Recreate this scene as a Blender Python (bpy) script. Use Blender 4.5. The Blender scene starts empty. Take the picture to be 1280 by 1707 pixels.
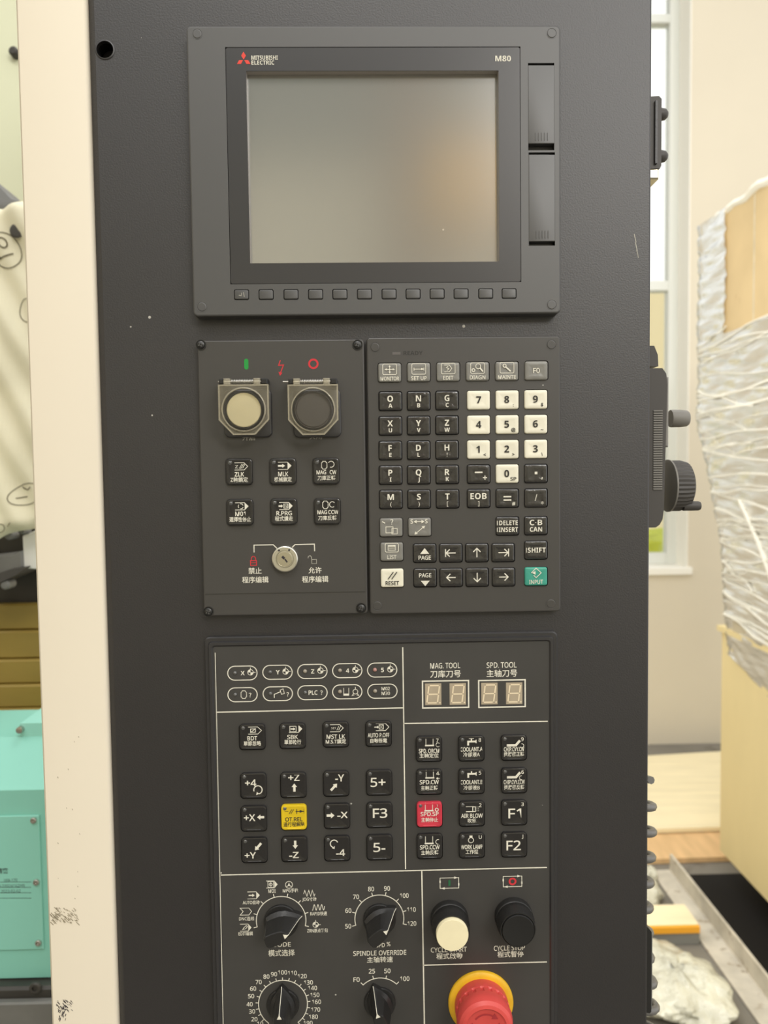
import bpy, bmesh, math, random
from mathutils import Vector, Matrix
random.seed(7)
SC = bpy.context.scene
COL = SC.collection

# ------------------------------------------------------------------ camera, world, exposure
F = 1282.0                       # focal length in pixels of a 1280 x 1707 frame
D = 0.532                        # camera to the face of the cabinet
EYE = 1.40
YAW, PITCH, ROLL = math.radians(1.1), math.radians(2.9), math.radians(0.72)
CAM = Vector((0, -D, EYE))
FW = Vector((math.sin(YAW)*math.cos(PITCH), math.cos(YAW)*math.cos(PITCH), -math.sin(PITCH)))
R0 = Vector((math.cos(YAW), -math.sin(YAW), 0)); U0 = R0.cross(FW)
RT = R0*math.cos(ROLL) - U0*math.sin(ROLL)
UP = U0*math.cos(ROLL) + R0*math.sin(ROLL)
cd = bpy.data.cameras.new('camera'); cam = bpy.data.objects.new('camera', cd); COL.objects.link(cam)
cd.sensor_fit = 'VERTICAL'; cd.sensor_height = 36; cd.lens = F*36/1707
cd.clip_start = 0.02; cd.clip_end = 200
cam.matrix_world = Matrix(((RT.x, UP.x, -FW.x, CAM.x), (RT.y, UP.y, -FW.y, CAM.y), (RT.z, UP.z, -FW.z, CAM.z), (0, 0, 0, 1)))
cd.dof.use_dof = True; cd.dof.focus_distance = D; cd.dof.aperture_fstop = 9
SC.camera = cam

w = bpy.data.worlds.new('overcast_sky'); SC.world = w; w.use_nodes = True
bgn = w.node_tree.nodes['Background']; bgn.inputs[0].default_value = (1.0, 0.99, 0.965, 1); bgn.inputs[1].default_value = 1.22
def fill_lamp(x, y, z, sx, sy, watts):  # area light added to brighten part of the scene
    ld = bpy.data.lights.new('hall_lamp', 'AREA'); ld.shape = 'RECTANGLE'; ld.size = sx; ld.size_y = sy; ld.energy = watts; ld.color = (1, .97, .93)
    o = bpy.data.objects.new('hall_lamp', ld); COL.objects.link(o); o.location = (x, y, z)
    o.rotation_euler = (0, 0, 0); return o
fill_lamp(-.2, -2.4, 4.4, 1.2, 1.0, 45); fill_lamp(.35, 1.0, 4.3, 1.4, .9, 22)  # added overhead lights: one for the upper panels, one for the background
wk_ = fill_lamp(.05, .8, 1.75, .7, .5, 15); wk_.name = 'work_lamp'; wk_.rotation_euler = (math.radians(84), 0, math.radians(-24))   # added light hidden behind the cabinet, brightens the wall and crate
wl_ = fill_lamp(2.6, -4.95, 4.15, 2.4, 1.5, 150); wl_.name = 'window_daylight'; wl_.rotation_euler = (math.radians(90), 0, 0)   # added light behind the viewer, for a sheen on the cabinet's upper right
vs = SC.view_settings; vs.view_transform = 'Standard'; vs.look = 'None'; vs.gamma = 1; vs.exposure = 0.10; vs.use_curve_mapping = False


def P(px, py, Y=0.0):
    """world point at depth Y that lies on the sight line of a photo pixel"""
    d = FW + RT*((px-640)/F) - UP*((py-853.5)/F)
    return CAM + d*((Y-CAM.y)/d.y)


def mpp(px, py, Y=0.0):
    return (P(px+1, py, Y)-P(px, py, Y)).x


# ------------------------------------------------------------------ materials
def lin(r, g, b):
    f = lambda c: (c/255/12.92) if c/255 <= .04045 else ((c/255+.055)/1.055)**2.4
    return (f(r), f(g), f(b), 1)


def mat(name, col, rough=.5, spec=.5, metal=0.0, vary=None, bump=None, speck=0.0, coat=0.0, stain=None):
    m = bpy.data.materials.new(name); m.use_nodes = True; nt = m.node_tree; b = nt.nodes['Principled BSDF']
    L = nt.links.new
    b.inputs['Base Color'].default_value = col; b.inputs['Roughness'].default_value = rough
    b.inputs['Specular IOR Level'].default_value = spec; b.inputs['Metallic'].default_value = metal
    b.inputs['Coat Weight'].default_value = coat
    geo = nt.nodes.new('ShaderNodeNewGeometry'); pos = geo.outputs['Position']; cur = None
    if vary:                                         # (scale, amount, stretch)
        mp = nt.nodes.new('ShaderNodeMapping'); mp.inputs['Scale'].default_value = vary[2] if len(vary) > 2 else (1, 1, 1)
        n = nt.nodes.new('ShaderNodeTexNoise'); n.inputs['Scale'].default_value = vary[0]; n.inputs['Detail'].default_value = 5
        L(pos, mp.inputs['Vector']); L(mp.outputs[0], n.inputs['Vector'])
        mx = nt.nodes.new('ShaderNodeMix'); mx.data_type = 'RGBA'; mx.blend_type = 'MIX'
        c2 = tuple(max(0, c*(1-vary[1])) for c in col[:3])+(1,); c1 = tuple(min(1, c*(1+vary[1])) for c in col[:3])+(1,)
        mr = nt.nodes.new('ShaderNodeMapRange'); mr.inputs[1].default_value = .3; mr.inputs[2].default_value = .7
        L(n.outputs['Fac'], mr.inputs[0]); L(mr.outputs[0], mx.inputs['Factor'])
        mx.inputs['A'].default_value = c2; mx.inputs['B'].default_value = c1
        cur = mx.outputs['Result']
    if stain:                                        # (scale, threshold, colour)
        n = nt.nodes.new('ShaderNodeTexNoise'); n.inputs['Scale'].default_value = stain[0]; n.inputs['Detail'].default_value = 6
        L(pos, n.inputs['Vector'])
        mr = nt.nodes.new('ShaderNodeMapRange'); mr.inputs[1].default_value = stain[1]; mr.inputs[2].default_value = stain[1]+.1
        L(n.outputs['Fac'], mr.inputs[0])
        mx = nt.nodes.new('ShaderNodeMix'); mx.data_type = 'RGBA'
        L(mr.outputs[0], mx.inputs['Factor'])
        if cur: L(cur, mx.inputs['A'])
        else: mx.inputs['A'].default_value = col
        mx.inputs['B'].default_value = stain[2]; cur = mx.outputs['Result']
    if speck:                                        # sparse pale dust grains
        v = nt.nodes.new('ShaderNodeTexVoronoi'); v.inputs['Scale'].default_value = 75
        L(pos, v.inputs['Vector'])
        sep = nt.nodes.new('ShaderNodeSeparateColor'); L(v.outputs['Color'], sep.inputs[0])
        gt = nt.nodes.new('ShaderNodeMath'); gt.operation = 'GREATER_THAN'; gt.inputs[1].default_value = 1-speck; L(sep.outputs[0], gt.inputs[0])
        sz = nt.nodes.new('ShaderNodeMath'); sz.operation = 'MULTIPLY'; sz.inputs[1].default_value = .075; L(sep.outputs[1], sz.inputs[0])
        lt = nt.nodes.new('ShaderNodeMath'); lt.operation = 'LESS_THAN'; L(v.outputs['Distance'], lt.inputs[0]); L(sz.outputs[0], lt.inputs[1])
        ml = nt.nodes.new('ShaderNodeMath'); ml.operation = 'MULTIPLY'; L(gt.outputs[0], ml.inputs[0]); L(lt.outputs[0], ml.inputs[1])
        mx = nt.nodes.new('ShaderNodeMix'); mx.data_type = 'RGBA'; L(ml.outputs[0], mx.inputs['Factor'])
        if cur: L(cur, mx.inputs['A'])
        else: mx.inputs['A'].default_value = col
        mx.inputs['B'].default_value = (.45, .43, .38, 1); cur = mx.outputs['Result']
    if cur: L(cur, b.inputs['Base Color'])
    if bump:                                         # (scale, strength, distance)
        n = nt.nodes.new('ShaderNodeTexNoise'); n.inputs['Scale'].default_value = bump[0]; n.inputs['Detail'].default_value = 3
        L(pos, n.inputs['Vector'])
        bp = nt.nodes.new('ShaderNodeBump'); bp.inputs['Strength'].default_value = bump[1]; bp.inputs['Distance'].default_value = bump[2]
        L(n.outputs['Fac'], bp.inputs['Height']); L(bp.outputs[0], b.inputs['Normal'])
    return m


def clear_mat(name, tint, gloss=.12, haze=.1, rough=.06, hazecol=(.8, .75, .6, 1), streak=None):
    """thin clear plastic: see-through with a reflecting skin and a little milkiness"""
    m = bpy.data.materials.new(name); m.use_nodes = True; nt = m.node_tree; L = nt.links.new
    for n in list(nt.nodes):
        if n.type != 'OUTPUT_MATERIAL': nt.nodes.remove(n)
    out = [n for n in nt.nodes if n.type == 'OUTPUT_MATERIAL'][0]
    t = nt.nodes.new('ShaderNodeBsdfTransparent'); t.inputs[0].default_value = tint
    d = nt.nodes.new('ShaderNodeBsdfDiffuse'); d.inputs[0].default_value = hazecol
    g = nt.nodes.new('ShaderNodeBsdfGlossy'); g.inputs['Roughness'].default_value = rough
    a = nt.nodes.new('ShaderNodeMixShader'); a.inputs[0].default_value = haze; L(t.outputs[0], a.inputs[1]); L(d.outputs[0], a.inputs[2])
    if streak:
        geo = nt.nodes.new('ShaderNodeNewGeometry'); mp = nt.nodes.new('ShaderNodeMapping'); mp.inputs['Scale'].default_value = streak
        mp.inputs['Rotation'].default_value = (.12, 0, 0)
        n = nt.nodes.new('ShaderNodeTexNoise'); n.inputs['Scale'].default_value = 1; n.inputs['Detail'].default_value = 6
        L(geo.outputs['Position'], mp.inputs[0]); L(mp.outputs[0], n.inputs['Vector'])
        mr = nt.nodes.new('ShaderNodeMapRange'); mr.inputs[1].default_value = .38; mr.inputs[2].default_value = .68
        mr.inputs[3].default_value = haze*.55; mr.inputs[4].default_value = min(1, haze*1.7)
        L(n.outputs['Fac'], mr.inputs[0]); L(mr.outputs[0], a.inputs[0])
        bp = nt.nodes.new('ShaderNodeBump'); bp.inputs['Strength'].default_value = .7; bp.inputs['Distance'].default_value = .01
        L(n.outputs['Fac'], bp.inputs['Height']); L(bp.outputs[0], g.inputs['Normal']); L(bp.outputs[0], d.inputs['Normal'])
    b = nt.nodes.new('ShaderNodeMixShader'); fr = nt.nodes.new('ShaderNodeFresnel'); fr.inputs[0].default_value = 1.3+gloss*1.5
    L(fr.outputs[0], b.inputs[0]); L(a.outputs[0], b.inputs[1]); L(g.outputs[0], b.inputs[2]); L(b.outputs[0], out.inputs[0])
    return m


M = {}
M['cab'] = mat('black_powder_coat', (.011, .0095, .0105, 1), .46, .9, bump=(900, .22, .0006), speck=.10, vary=(9, .15))
M['cab_dark'] = mat('cabinet_inside', (.006, .006, .006, 1), .9, .2)
M['bezel'] = mat('grey_black_plastic', (.055, .054, .052, 1), .46, .9, speck=.10, bump=(2500, .06, .0003))
M['frame_black'] = mat('black_display_frame', (.026, .025, .026, 1), .34, .7, speck=.10)
M['rim'] = mat('screen_rim', (.34, .31, .28, 1), .5, .5)
M['screen'] = mat('switched_off_screen', (.20, .195, .17, 1), .17, .9, speck=.07)
M['screen'].node_tree.nodes['Principled BSDF'].inputs['IOR'].default_value = 2.3
M['unit'] = mat('dark_grey_plate', (.050, .047, .043, 1), .40, .62, speck=.10, bump=(2500, .06, .0003))
M['faceplate'] = mat('operation_faceplate', (.044, .042, .039, 1), .42, .6, speck=.16, vary=(14, .14))
M['key_black'] = mat('glossy_black_key', (.014, .013, .013, 1), .22, .8, coat=.5, bump=(160, .35, .002), speck=.02)
M['key_op'] = mat('black_machine_key', (.014, .013, .013, 1), .26, .6, coat=.3, bump=(220, .25, .001), speck=.12)
M['key_grey'] = mat('grey_key', (.20, .195, .175, 1), .33, .6, vary=(120, .1), bump=(160, .2, .001))
M['key_white'] = mat('ivory_key', (.80, .765, .62, 1), .35, .5, vary=(60, .05))
M['key_green'] = mat('green_input_key', (.05, .32, .235, 1), .35, .5, vary=(90, .12))
M['key_yellow'] = mat('yellow_key', (.70, .50, .015, 1), .4, .4, vary=(90, .06))
M['key_red'] = mat('red_key', (.55, .035, .06, 1), .38, .5, vary=(90, .15))
M['print'] = mat('white_print', (.74, .71, .60, 1), .6, .2, vary=(260, .08))
M['print_dim'] = mat('worn_print', (.40, .385, .33, 1), .6, .2, vary=(200, .2))
M['print_dark'] = mat('dark_print', (.035, .033, .03, 1), .6, .2)
M['print_emboss'] = mat('moulded_lettering', (.022, .021, .02, 1), .4, .5)
M['print_green'] = mat('green_print', (.03, .30, .06, 1), .6, .2)
M['print_dgreen'] = mat('dark_green_print', (.03, .14, .06, 1), .6, .2)
M['print_red'] = mat('red_print', (.60, .045, .055, 1), .6, .2)
M['logo_red'] = mat('logo_red', (.75, .07, .05, 1), .5, .3)
M['btn_white'] = mat('ivory_button', (.86, .78, .52, 1), .38, .4, vary=(70, .04))
M['btn_grey'] = mat('grey_button', (.115, .105, .098, 1), .45, .5)
M['btn_black'] = mat('black_button', (.012, .012, .012, 1), .3, .5)
M['rubber'] = mat('black_knob_plastic', (.014, .0135, .013, 1), .38, .55, speck=.25, bump=(400, .25, .0006))
M['chrome'] = mat('key_switch_metal', (.72, .70, .62, 1), .28, .5, metal=1.0)
M['brass'] = mat('lock_core', (.62, .58, .45, 1), .35, .5, metal=1.0)
M['steel'] = mat('steel', (.50, .48, .44, 1), .32, .5, metal=1.0)
M['screw'] = mat('black_screw', (.012, .012, .012, 1), .35, .6)
M['seg_bg'] = mat('digit_window', (.42, .35, .25, 1), .4, .4, vary=(40, .1))
M['seg'] = mat('digit_segment', (.78, .66, .46, 1), .4, .4)
M['led'] = mat('indicator_lens', (.10, .10, .095, 1), .15, .8, coat=.6)
M['led_pale'] = mat('indicator_lens_pale', (.32, .28, .22, 1), .3, .6)
M['led_red'] = mat('indicator_lens_red', (.42, .22, .19, 1), .3, .6)
M['estop'] = mat('red_emergency_button', (.62, .07, .06, 1), .42, .45, vary=(60, .08))
M['estop_mark'] = mat('moulded_arrow', (.36, .03, .035, 1), .5, .4)
M['yellow'] = mat('yellow_ring', (.76, .44, .018, 1), .45, .45, vary=(70, .12))
M['clear'] = clear_mat('clear_flap', (.985, .975, .945, 1), .12, .10, .08, (.62, .56, .42, 1))
M['clear_win'] = clear_mat('clear_flap_window', (.995, .99, .97, 1), .05, .012, .05)
M['clear_edge'] = clear_mat('clear_flap_edge', (.95, .92, .84, 1), .15, .30, .1, (.80, .73, .55, 1))
M['cream'] = mat('cream_paint', (.79, .715, .575, 1), .5, .35, vary=(3, .02))
M['cream_dirt'] = mat('grey_smudge', (.30, .26, .18, 1), .8, .1)
M['dirt_black'] = mat('black_smudge', (.05, .045, .05, 1), .8, .1)
M['rubber_matte'] = mat('pendant_plastic', (.065, .06, .055, 1), .5, .4)
M['pend_face'] = mat('pendant_face', (.20, .19, .17, 1), .5, .4)
M['coil'] = mat('grey_coil_cable', (.13, .125, .115, 1), .35, .6)
M['wall'] = mat('cream_wall', (.67, .61, .485, 1), .85, .2, vary=(2, .02), stain=(1.7, .68, (.58, .52, .41, 1)))
M['wall_rev'] = mat('white_plaster', (.88, .86, .78, 1), .8, .2)
M['alu'] = mat('aluminium_frame', (.72, .74, .70, 1), .5, .4)
M['glass'] = clear_mat('window_glass', (.97, .98, .97, 1), .1, .03, .02)
M['floor'] = mat('concrete', (.21, .195, .165, 1), .75, .3, vary=(3, .18), stain=(6, .62, (.14, .125, .10, 1)))
M['ply'] = mat('plywood', (.86, .72, .39, 1), .7, .3, vary=(3, .08, (1, 1, .35)), stain=(3.5, .65, (.74, .52, .20, 1)))
M['wood'] = mat('pale_board', (.90, .80, .54, 1), .7, .2, vary=(4, .06, (1, 6, 1)))
M['wood2'] = mat('planed_board', (.74, .50, .26, 1), .7, .2, vary=(5, .12, (6, 1, 1)))
M['card'] = mat('cardboard', (.62, .48, .27, 1), .85, .15, vary=(6, .07), stain=(9, .68, (.50, .36, .2, 1)))
M['card_grey'] = mat('wrapped_grey_carton', (.62, .55, .40, 1), .85, .15, vary=(5, .12, (1, 1, 5)))
M['tape'] = mat('parcel_tape', (.80, .74, .56, 1), .4, .4)
M['film'] = clear_mat('stretch_film', (.96, .95, .88, 1), .10, .52, .2, (.95, .90, .72, 1), streak=(6, 7, 60))
M['bag'] = mat('plastic_bag', (.66, .65, .53, 1), .25, .6, vary=(9, .2), bump=(22, .9, .03))
M['galv'] = mat('galvanised_angle', (.64, .60, .51, 1), .6, .4, metal=.15, vary=(14, .18), stain=(30, .62, (.36, .29, .2, 1)))
M['orange'] = mat('orange_paint', (.85, .40, .03, 1), .5, .4)
M['grey_steel'] = mat('grey_steel', (.22, .22, .2, 1), .6, .4)
M['dark'] = mat('dark_machine_metal', (.05, .046, .04, 1), .5, .5, vary=(12, .3))
M['midgrey'] = mat('grey_machine_metal', (.16, .16, .15, 1), .5, .5, vary=(12, .2))
M['teal'] = mat('teal_enamel', (.25, .60, .50, 1), .4, .5, vary=(5, .04))
M['teal_plate'] = mat('teal_cover_plate', (.27, .63, .53, 1), .38, .5)
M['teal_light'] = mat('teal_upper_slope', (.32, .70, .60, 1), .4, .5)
M['ochre'] = mat('ochre_way_cover', (.30, .21, .045, 1), .42, .5, vary=(4, .2, (1, 1, 3)))
M['ochre_dark'] = mat('way_cover_gap', (.04, .03, .012, 1), .7, .3)
M['mint'] = mat('pale_green_enamel', (.72, .74, .54, 1), .5, .4)
M['paper'] = mat('wrapped_bundle', (.82, .78, .59, 1), .6, .3, vary=(10, .08))
M['ink'] = mat('marker_ink', (.12, .10, .06, 1), .8, .1)
M['out_wall'] = mat('outside_yellow_wall', (.80, .68, .40, 1), .9, .1)
M['hedge'] = mat('outside_green', (.50, .56, .04, 1), .9, .1, vary=(5, .2))
M['clad'] = mat('steel_cladding', (.20, .24, .235, 1), .8, .2)
M['clad_warm'] = mat('warm_plaster', (.80, .76, .60, 1), .8, .2)
M['brown'] = mat('brown_column', (.20, .13, .10, 1), .7, .3)
M['hoist'] = mat('yellow_hoist', (.95, .50, .02, 1), .5, .4)
M['foot'] = mat('white_foot', (.8, .8, .76, 1), .5, .4)


# ------------------------------------------------------------------ mesh helpers
class MB:
    def __init__(s): s.v = []; s.f = []
    def add(s, vs_, fs_):
        o = len(s.v); s.v += [tuple(v) for v in vs_]; s.f += [tuple(i+o for i in f) for f in fs_]; return s
    def loft(s, rings, cap0=True, cap1=True, closed=True):
        o = len(s.v); n = len(rings[0])
        for r in rings: s.v += [tuple(p) for p in r]
        for k in range(len(rings)-1):
            for i in range(n if closed else n-1):
                j = (i+1) % n
                s.f.append((o+k*n+i, o+k*n+j, o+(k+1)*n+j, o+(k+1)*n+i))
        if cap0: s.f.append(tuple(o+i for i in range(n))[::-1])
        if cap1: s.f.append(tuple(o+(len(rings)-1)*n+i for i in range(n)))
        return s
    def box(s, x0, x1, y0, y1, z0, z1, b=0.0):
        if b <= 0:
            return s.loft([[(x0, y1, z0), (x1, y1, z0), (x1, y1, z1), (x0, y1, z1)], [(x0, y0, z0), (x1, y0, z0), (x1, y0, z1), (x0, y0, z1)]])
        q = lambda y, i: [(x0+i, y, z0+i), (x1-i, y, z0+i), (x1-i, y, z1-i), (x0+i, y, z1-i)]
        return s.loft([q(y1, b), q(y1-b, 0), q(y0+b, 0), q(y0, b)])
    def lathe(s, prof, n=32, axis='y', c=(0, 0, 0), mod=None, caps=True):
        """prof: list of (radius, height); axis y: height runs towards the viewer (-y)"""
        rings = []
        for r, h in prof:
            ring = []
            for i in range(n):
                a = 2*math.pi*i/n; rr_ = r*(mod(i, r, h) if mod else 1); ca, sa = rr_*math.cos(a), rr_*math.sin(a)
                ring.append({'y': (c[0]+ca, c[1]-h, c[2]+sa), 'z': (c[0]+ca, c[1]+sa, c[2]+h), 'x': (c[0]+h, c[1]+ca, c[2]+sa)}[axis])
            rings.append(ring)
        return s.loft(rings, caps, caps)
    def tube(s, pts, r, n=8, caps=True):
        pts = [Vector(p) for p in pts]; rings = []; prev = None
        for i, p in enumerate(pts):
            t = (pts[min(i+1, len(pts)-1)]-pts[max(i-1, 0)]).normalized()
            if prev is None:
                a = Vector((0, 0, 1)) if abs(t.z) < .9 else Vector((1, 0, 0)); prev = t.cross(a).normalized()
            u = (prev-t*prev.dot(t)).normalized(); v = t.cross(u); prev = u
            rings.append([p+u*r*math.cos(2*math.pi*k/n)+v*r*math.sin(2*math.pi*k/n) for k in range(n)])
        return s.loft(rings, caps, caps)
    def mesh(s, name, smooth=None, recalc=True):
        m = bpy.data.meshes.new(name); m.from_pydata(s.v, [], s.f); m.validate()
        if recalc:
            bm = bmesh.new(); bm.from_mesh(m); bmesh.ops.remove_doubles(bm, verts=bm.verts, dist=1e-7)
            bmesh.ops.recalc_face_normals(bm, faces=bm.faces); bm.to_mesh(m); bm.free()
        if smooth:
            for p in m.polygons: p.use_smooth = len(p.vertices) <= 4
            m.set_sharp_from_angle(angle=math.radians(smooth))
        m.update(); return m


WORLD = {}
def obj(name, mesh, m, parent=None, at=(0, 0, 0)):
    o = bpy.data.objects.new(name, mesh); COL.objects.link(o); at = Vector(at); WORLD[o.name] = at
    if mesh is not None and m is not None and not mesh.materials: mesh.materials.append(m)
    if parent: o.parent = parent; o.location = at-WORLD[parent.name]
    else: o.location = at
    return o


def tag(o, label, cat, group=None, kind=None):
    if label: o['label'] = label
    if cat: o['category'] = cat
    if group: o['group'] = group
    if kind: o['kind'] = kind
    return o


def thing(name, label, cat, at=(0, 0, 0), group=None):
    return tag(obj(name, None, None, None, at), label, cat, group)


def struct(name, mesh, m, label=None, at=(0, 0, 0)):
    return tag(obj(name, mesh, m, None, at), label, None, None, 'structure')


def rr(w_, h_, r, n=4, cx=0.0, cz=0.0):
    out = []
    for sx, sz, a0 in ((1, 1, 0), (-1, 1, 90), (-1, -1, 180), (1, -1, 270)):
        for k in range(n+1):
            a = math.radians(a0+90*k/n)
            out.append((cx+sx*(w_/2-r)+r*math.cos(a), cz+sz*(h_/2-r)+r*math.sin(a)))
    return out


def circ(r, n=24, cx=0.0, cz=0.0): return [(cx+r*math.cos(2*math.pi*i/n), cz+r*math.sin(2*math.pi*i/n)) for i in range(n)]


def from_curve(c):
    o = bpy.data.objects.new('tmp', c); m = bpy.data.meshes.new_from_object(o)
    vs_ = [v.co.copy() for v in m.vertices]; fs_ = [tuple(p.vertices) for p in m.polygons]
    bpy.data.objects.remove(o); bpy.data.meshes.remove(m); bpy.data.curves.remove(c)
    return vs_, fs_


def fill2d(outlines, half=0.0):
    c = bpy.data.curves.new('tmp', 'CURVE'); c.dimensions = '2D'; c.fill_mode = 'BOTH'; c.extrude = half
    for ol in outlines:
        sp = c.splines.new('POLY'); sp.points.add(len(ol)-1); sp.use_cyclic_u = True
        for i, (x, z) in enumerate(ol): sp.points[i].co = (x, z, 0, 1)
    return from_curve(c)


def plate(mb, outlines, yf, yb):
    """flat plate with holes between depths yf (front) and yb (back)"""
    vs_, fs_ = fill2d(outlines, (yb-yf)/2); ym = (yf+yb)/2
    return mb.add([(v.x, ym-v.z, v.y) for v in vs_], fs_)


def rplate(w_, h_, r, d, b, name, n=4, y0=0.0, smooth=40):
    """rounded plate rising from y0 by d towards the viewer with a rounded rim"""
    mb = MB(); rings = [[(x, y0, z) for x, z in rr(w_, h_, r, n)]]
    for k in range(4):
        a = math.pi/2*k/3; i = b*(1-math.cos(a)); y = y0-(d-b)-b*math.sin(a)
        rings.append([(x, y, z) for x, z in rr(w_-2*i, h_-2*i, max(r-i, r*.3), n)])
    mb.loft(rings); return mb.mesh(name, smooth)


def housing(w_, h_, r, d, b, holes, name, n=5):
    """plate with a rounded outer rim and openings (outlines local to its centre)"""
    mb = MB(); rings = [[(x, 0, z) for x, z in rr(w_, h_, r, n)]]
    for k in range(4):
        a = math.pi/2*k/3; i = b*(1-math.cos(a)); y = -(d-b)-b*math.sin(a)
        rings.append([(x, y, z) for x, z in rr(w_-2*i, h_-2*i, max(r-i, r*.3), n)])
    mb.loft(rings, True, False)
    plate(mb, [rr(w_-2*b, h_-2*b, max(r-b, r*.3), n)]+holes, -d, -d+.0035 if d > .004 else -d*.2)
    return mb.mesh(name, 35, recalc=False)


# ------------------------------------------------------------------ printed art
HCAP = None
def sans(s, heavy):
    """plain upright sans letters (the mathematical sans range of the built-in fallback font)"""
    up, lo, dg = (0x1D5D4, 0x1D5EE, 0x1D7EC) if heavy else (0x1D5A0, 0x1D5BA, 0x1D7E2); r = ''
    for ch in s:
        if 'A' <= ch <= 'Z': r += chr(up+ord(ch)-65)
        elif 'a' <= ch <= 'z': r += chr(lo+ord(ch)-97)
        elif '0' <= ch <= '9': r += chr(dg+ord(ch)-48)
        else: r += ch
    return r
def glyphs(s, off=0.0):
    c = bpy.data.curves.new('tmp', 'FONT'); c.body = s; c.size = 1; c.resolution_u = 2; c.offset = off
    vs_, fs_ = from_curve(c)
    return vs_, fs_
GC = {}
def text_geo(s, off=0.0):
    off = round(off, 3)
    if (s, off) not in GC: GC[(s, off)] = glyphs(s, off)
    return GC[(s, off)]
hv = [v.y for v in text_geo(sans('H', False))[0]]; CAPH = max(hv)-min(hv)
cv = [v.y for v in text_geo('国')[0]]; CJKH = max(cv)-min(cv); CJKLO = min(cv)
def is_cjk(s): return any(0x2e00 < ord(ch) < 0x1d000 for ch in s)


class Art:
    """flat print on a plane Y. centre given: coordinates are pixels from it; else photo pixels"""
    def __init__(s, Y, c=None):
        s.Y = Y; s.c = c; s.mb = MB(); s.n = 0; s.org = P(*(c or (640, 850)), Y); s.k = mpp(*(c or (640, 850)), Y)
    def p(s, x, y):
        if s.c: return (x*s.k, -y*s.k)
        q = P(x, y, s.Y); return (q.x-s.org.x, q.z-s.org.z)
    def put(s, xz, fs_):                             # every stroke lies a hair above the one before
        s.n += 1; s.mb.add([(x, -8e-6*s.n, z) for x, z in xz], fs_); return s
    def poly(s, pts):
        q = [s.p(*a) for a in pts]; return s.put(q, [tuple(range(len(q)))])
    def line(s, pts, wd=1.5, closed=False):
        q = [Vector(s.p(*a)) for a in pts]; h = wd*s.k/2; n = len(q); L_, R_ = [], []
        for i in range(n):
            a = q[i-1] if (i > 0 or closed) else None; b = q[(i+1) % n] if (i < n-1 or closed) else None
            d1 = (q[i]-a).normalized() if a is not None else None; d2 = (b-q[i]).normalized() if b is not None else None
            if d1 is None: d1 = d2
            if d2 is None: d2 = d1
            t = (d1+d2)
            t = t.normalized() if t.length > 1e-6 else d1
            nn = Vector((-t.y, t.x)); cs = max(.35, nn.dot(Vector((-d1.y, d1.x))))
            L_.append(q[i]+nn*h/cs); R_.append(q[i]-nn*h/cs)
        vs_ = [(v.x, v.y) for v in L_+R_]; fs_ = []
        for i in range(n if closed else n-1):
            j = (i+1) % n; fs_.append((i, n+i, n+j, j))
        return s.put(vs_, fs_)
    def arc(s, cx, cy, r, a0, a1, wd=1.5, n=28, closed=False):
        m_ = n if closed else n+1
        return s.line([(cx+r*math.cos(math.radians(a0+(a1-a0)*i/n)), cy-r*math.sin(math.radians(a0+(a1-a0)*i/n))) for i in range(m_)], wd, closed)
    def circle(s, cx, cy, r, wd=1.5, n=28): return s.arc(cx, cy, r, 0, 360, wd, n, True)
    def disc(s, cx, cy, r, n=18): return s.poly([(cx+r*math.cos(2*math.pi*i/n), cy+r*math.sin(2*math.pi*i/n)) for i in range(n)])
    def rect(s, x0, y0, x1, y1, wd=1.5): return s.line([(x0, y0), (x1, y0), (x1, y1), (x0, y1)], wd, True)
    def fill(s, x0, y0, x1, y1): return s.poly([(x0, y0), (x1, y0), (x1, y1), (x0, y1)])
    def text(s, t, cx, cy, h, wd=None, bold=0.0):
        t = '？' if t == '?' else t; cj = is_cjk(t); k = h*s.k/(CJKH if cj else CAPH); heavy = bold >= .6; t = sans(t, heavy); k *= 1.22 if t == '？' else 1; vs_, fs_ = text_geo(t, .012 if cj else (0 if heavy else min(.02, bold/2/h*CAPH)))
        lo, hi = min(v.x for v in vs_), max(v.x for v in vs_); ox, oz = s.p(cx, cy)
        kx = (wd*s.k/(hi-lo)) if wd else k; mid = (CJKLO+CJKH/2) if cj else CAPH/2
        return s.put([(ox+(v.x-(lo+hi)/2)*kx, oz+(v.y-mid)*k) for v in vs_], fs_)
    def arrow(s, x0, y0, x1, y1, wd=4, hw=9, hl=7):
        a, b = Vector((x0, y0)), Vector((x1, y1)); d = (b-a).normalized(); n = Vector((-d.y, d.x)); m_ = b-d*hl
        g = lambda v: (v.x, v.y)
        return s.poly([g(a+n*wd/2), g(m_+n*wd/2), g(m_+n*hw/2), g(b), g(m_-n*hw/2), g(m_-n*wd/2), g(a-n*wd/2)])
    def build(s, name, m, parent):
        me = MB().add(s.mb.v, s.mb.f).mesh(name, recalc=False)
        for p_ in me.polygons:
            if p_.normal.y > 0: p_.flip()
        o = obj(name, me, m, parent, s.org); return o


def box_obj(name, m, parent, x0, x1, y0, y1, z0, z1, b=0.0, base=None):
    c = Vector(((x0+x1)/2, (y0+y1)/2, z0))
    return obj(name, MB().box(x0-c.x, x1-c.x, y0-c.y, y1-c.y, 0, z1-z0, b).mesh(name), m, parent, c)


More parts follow.
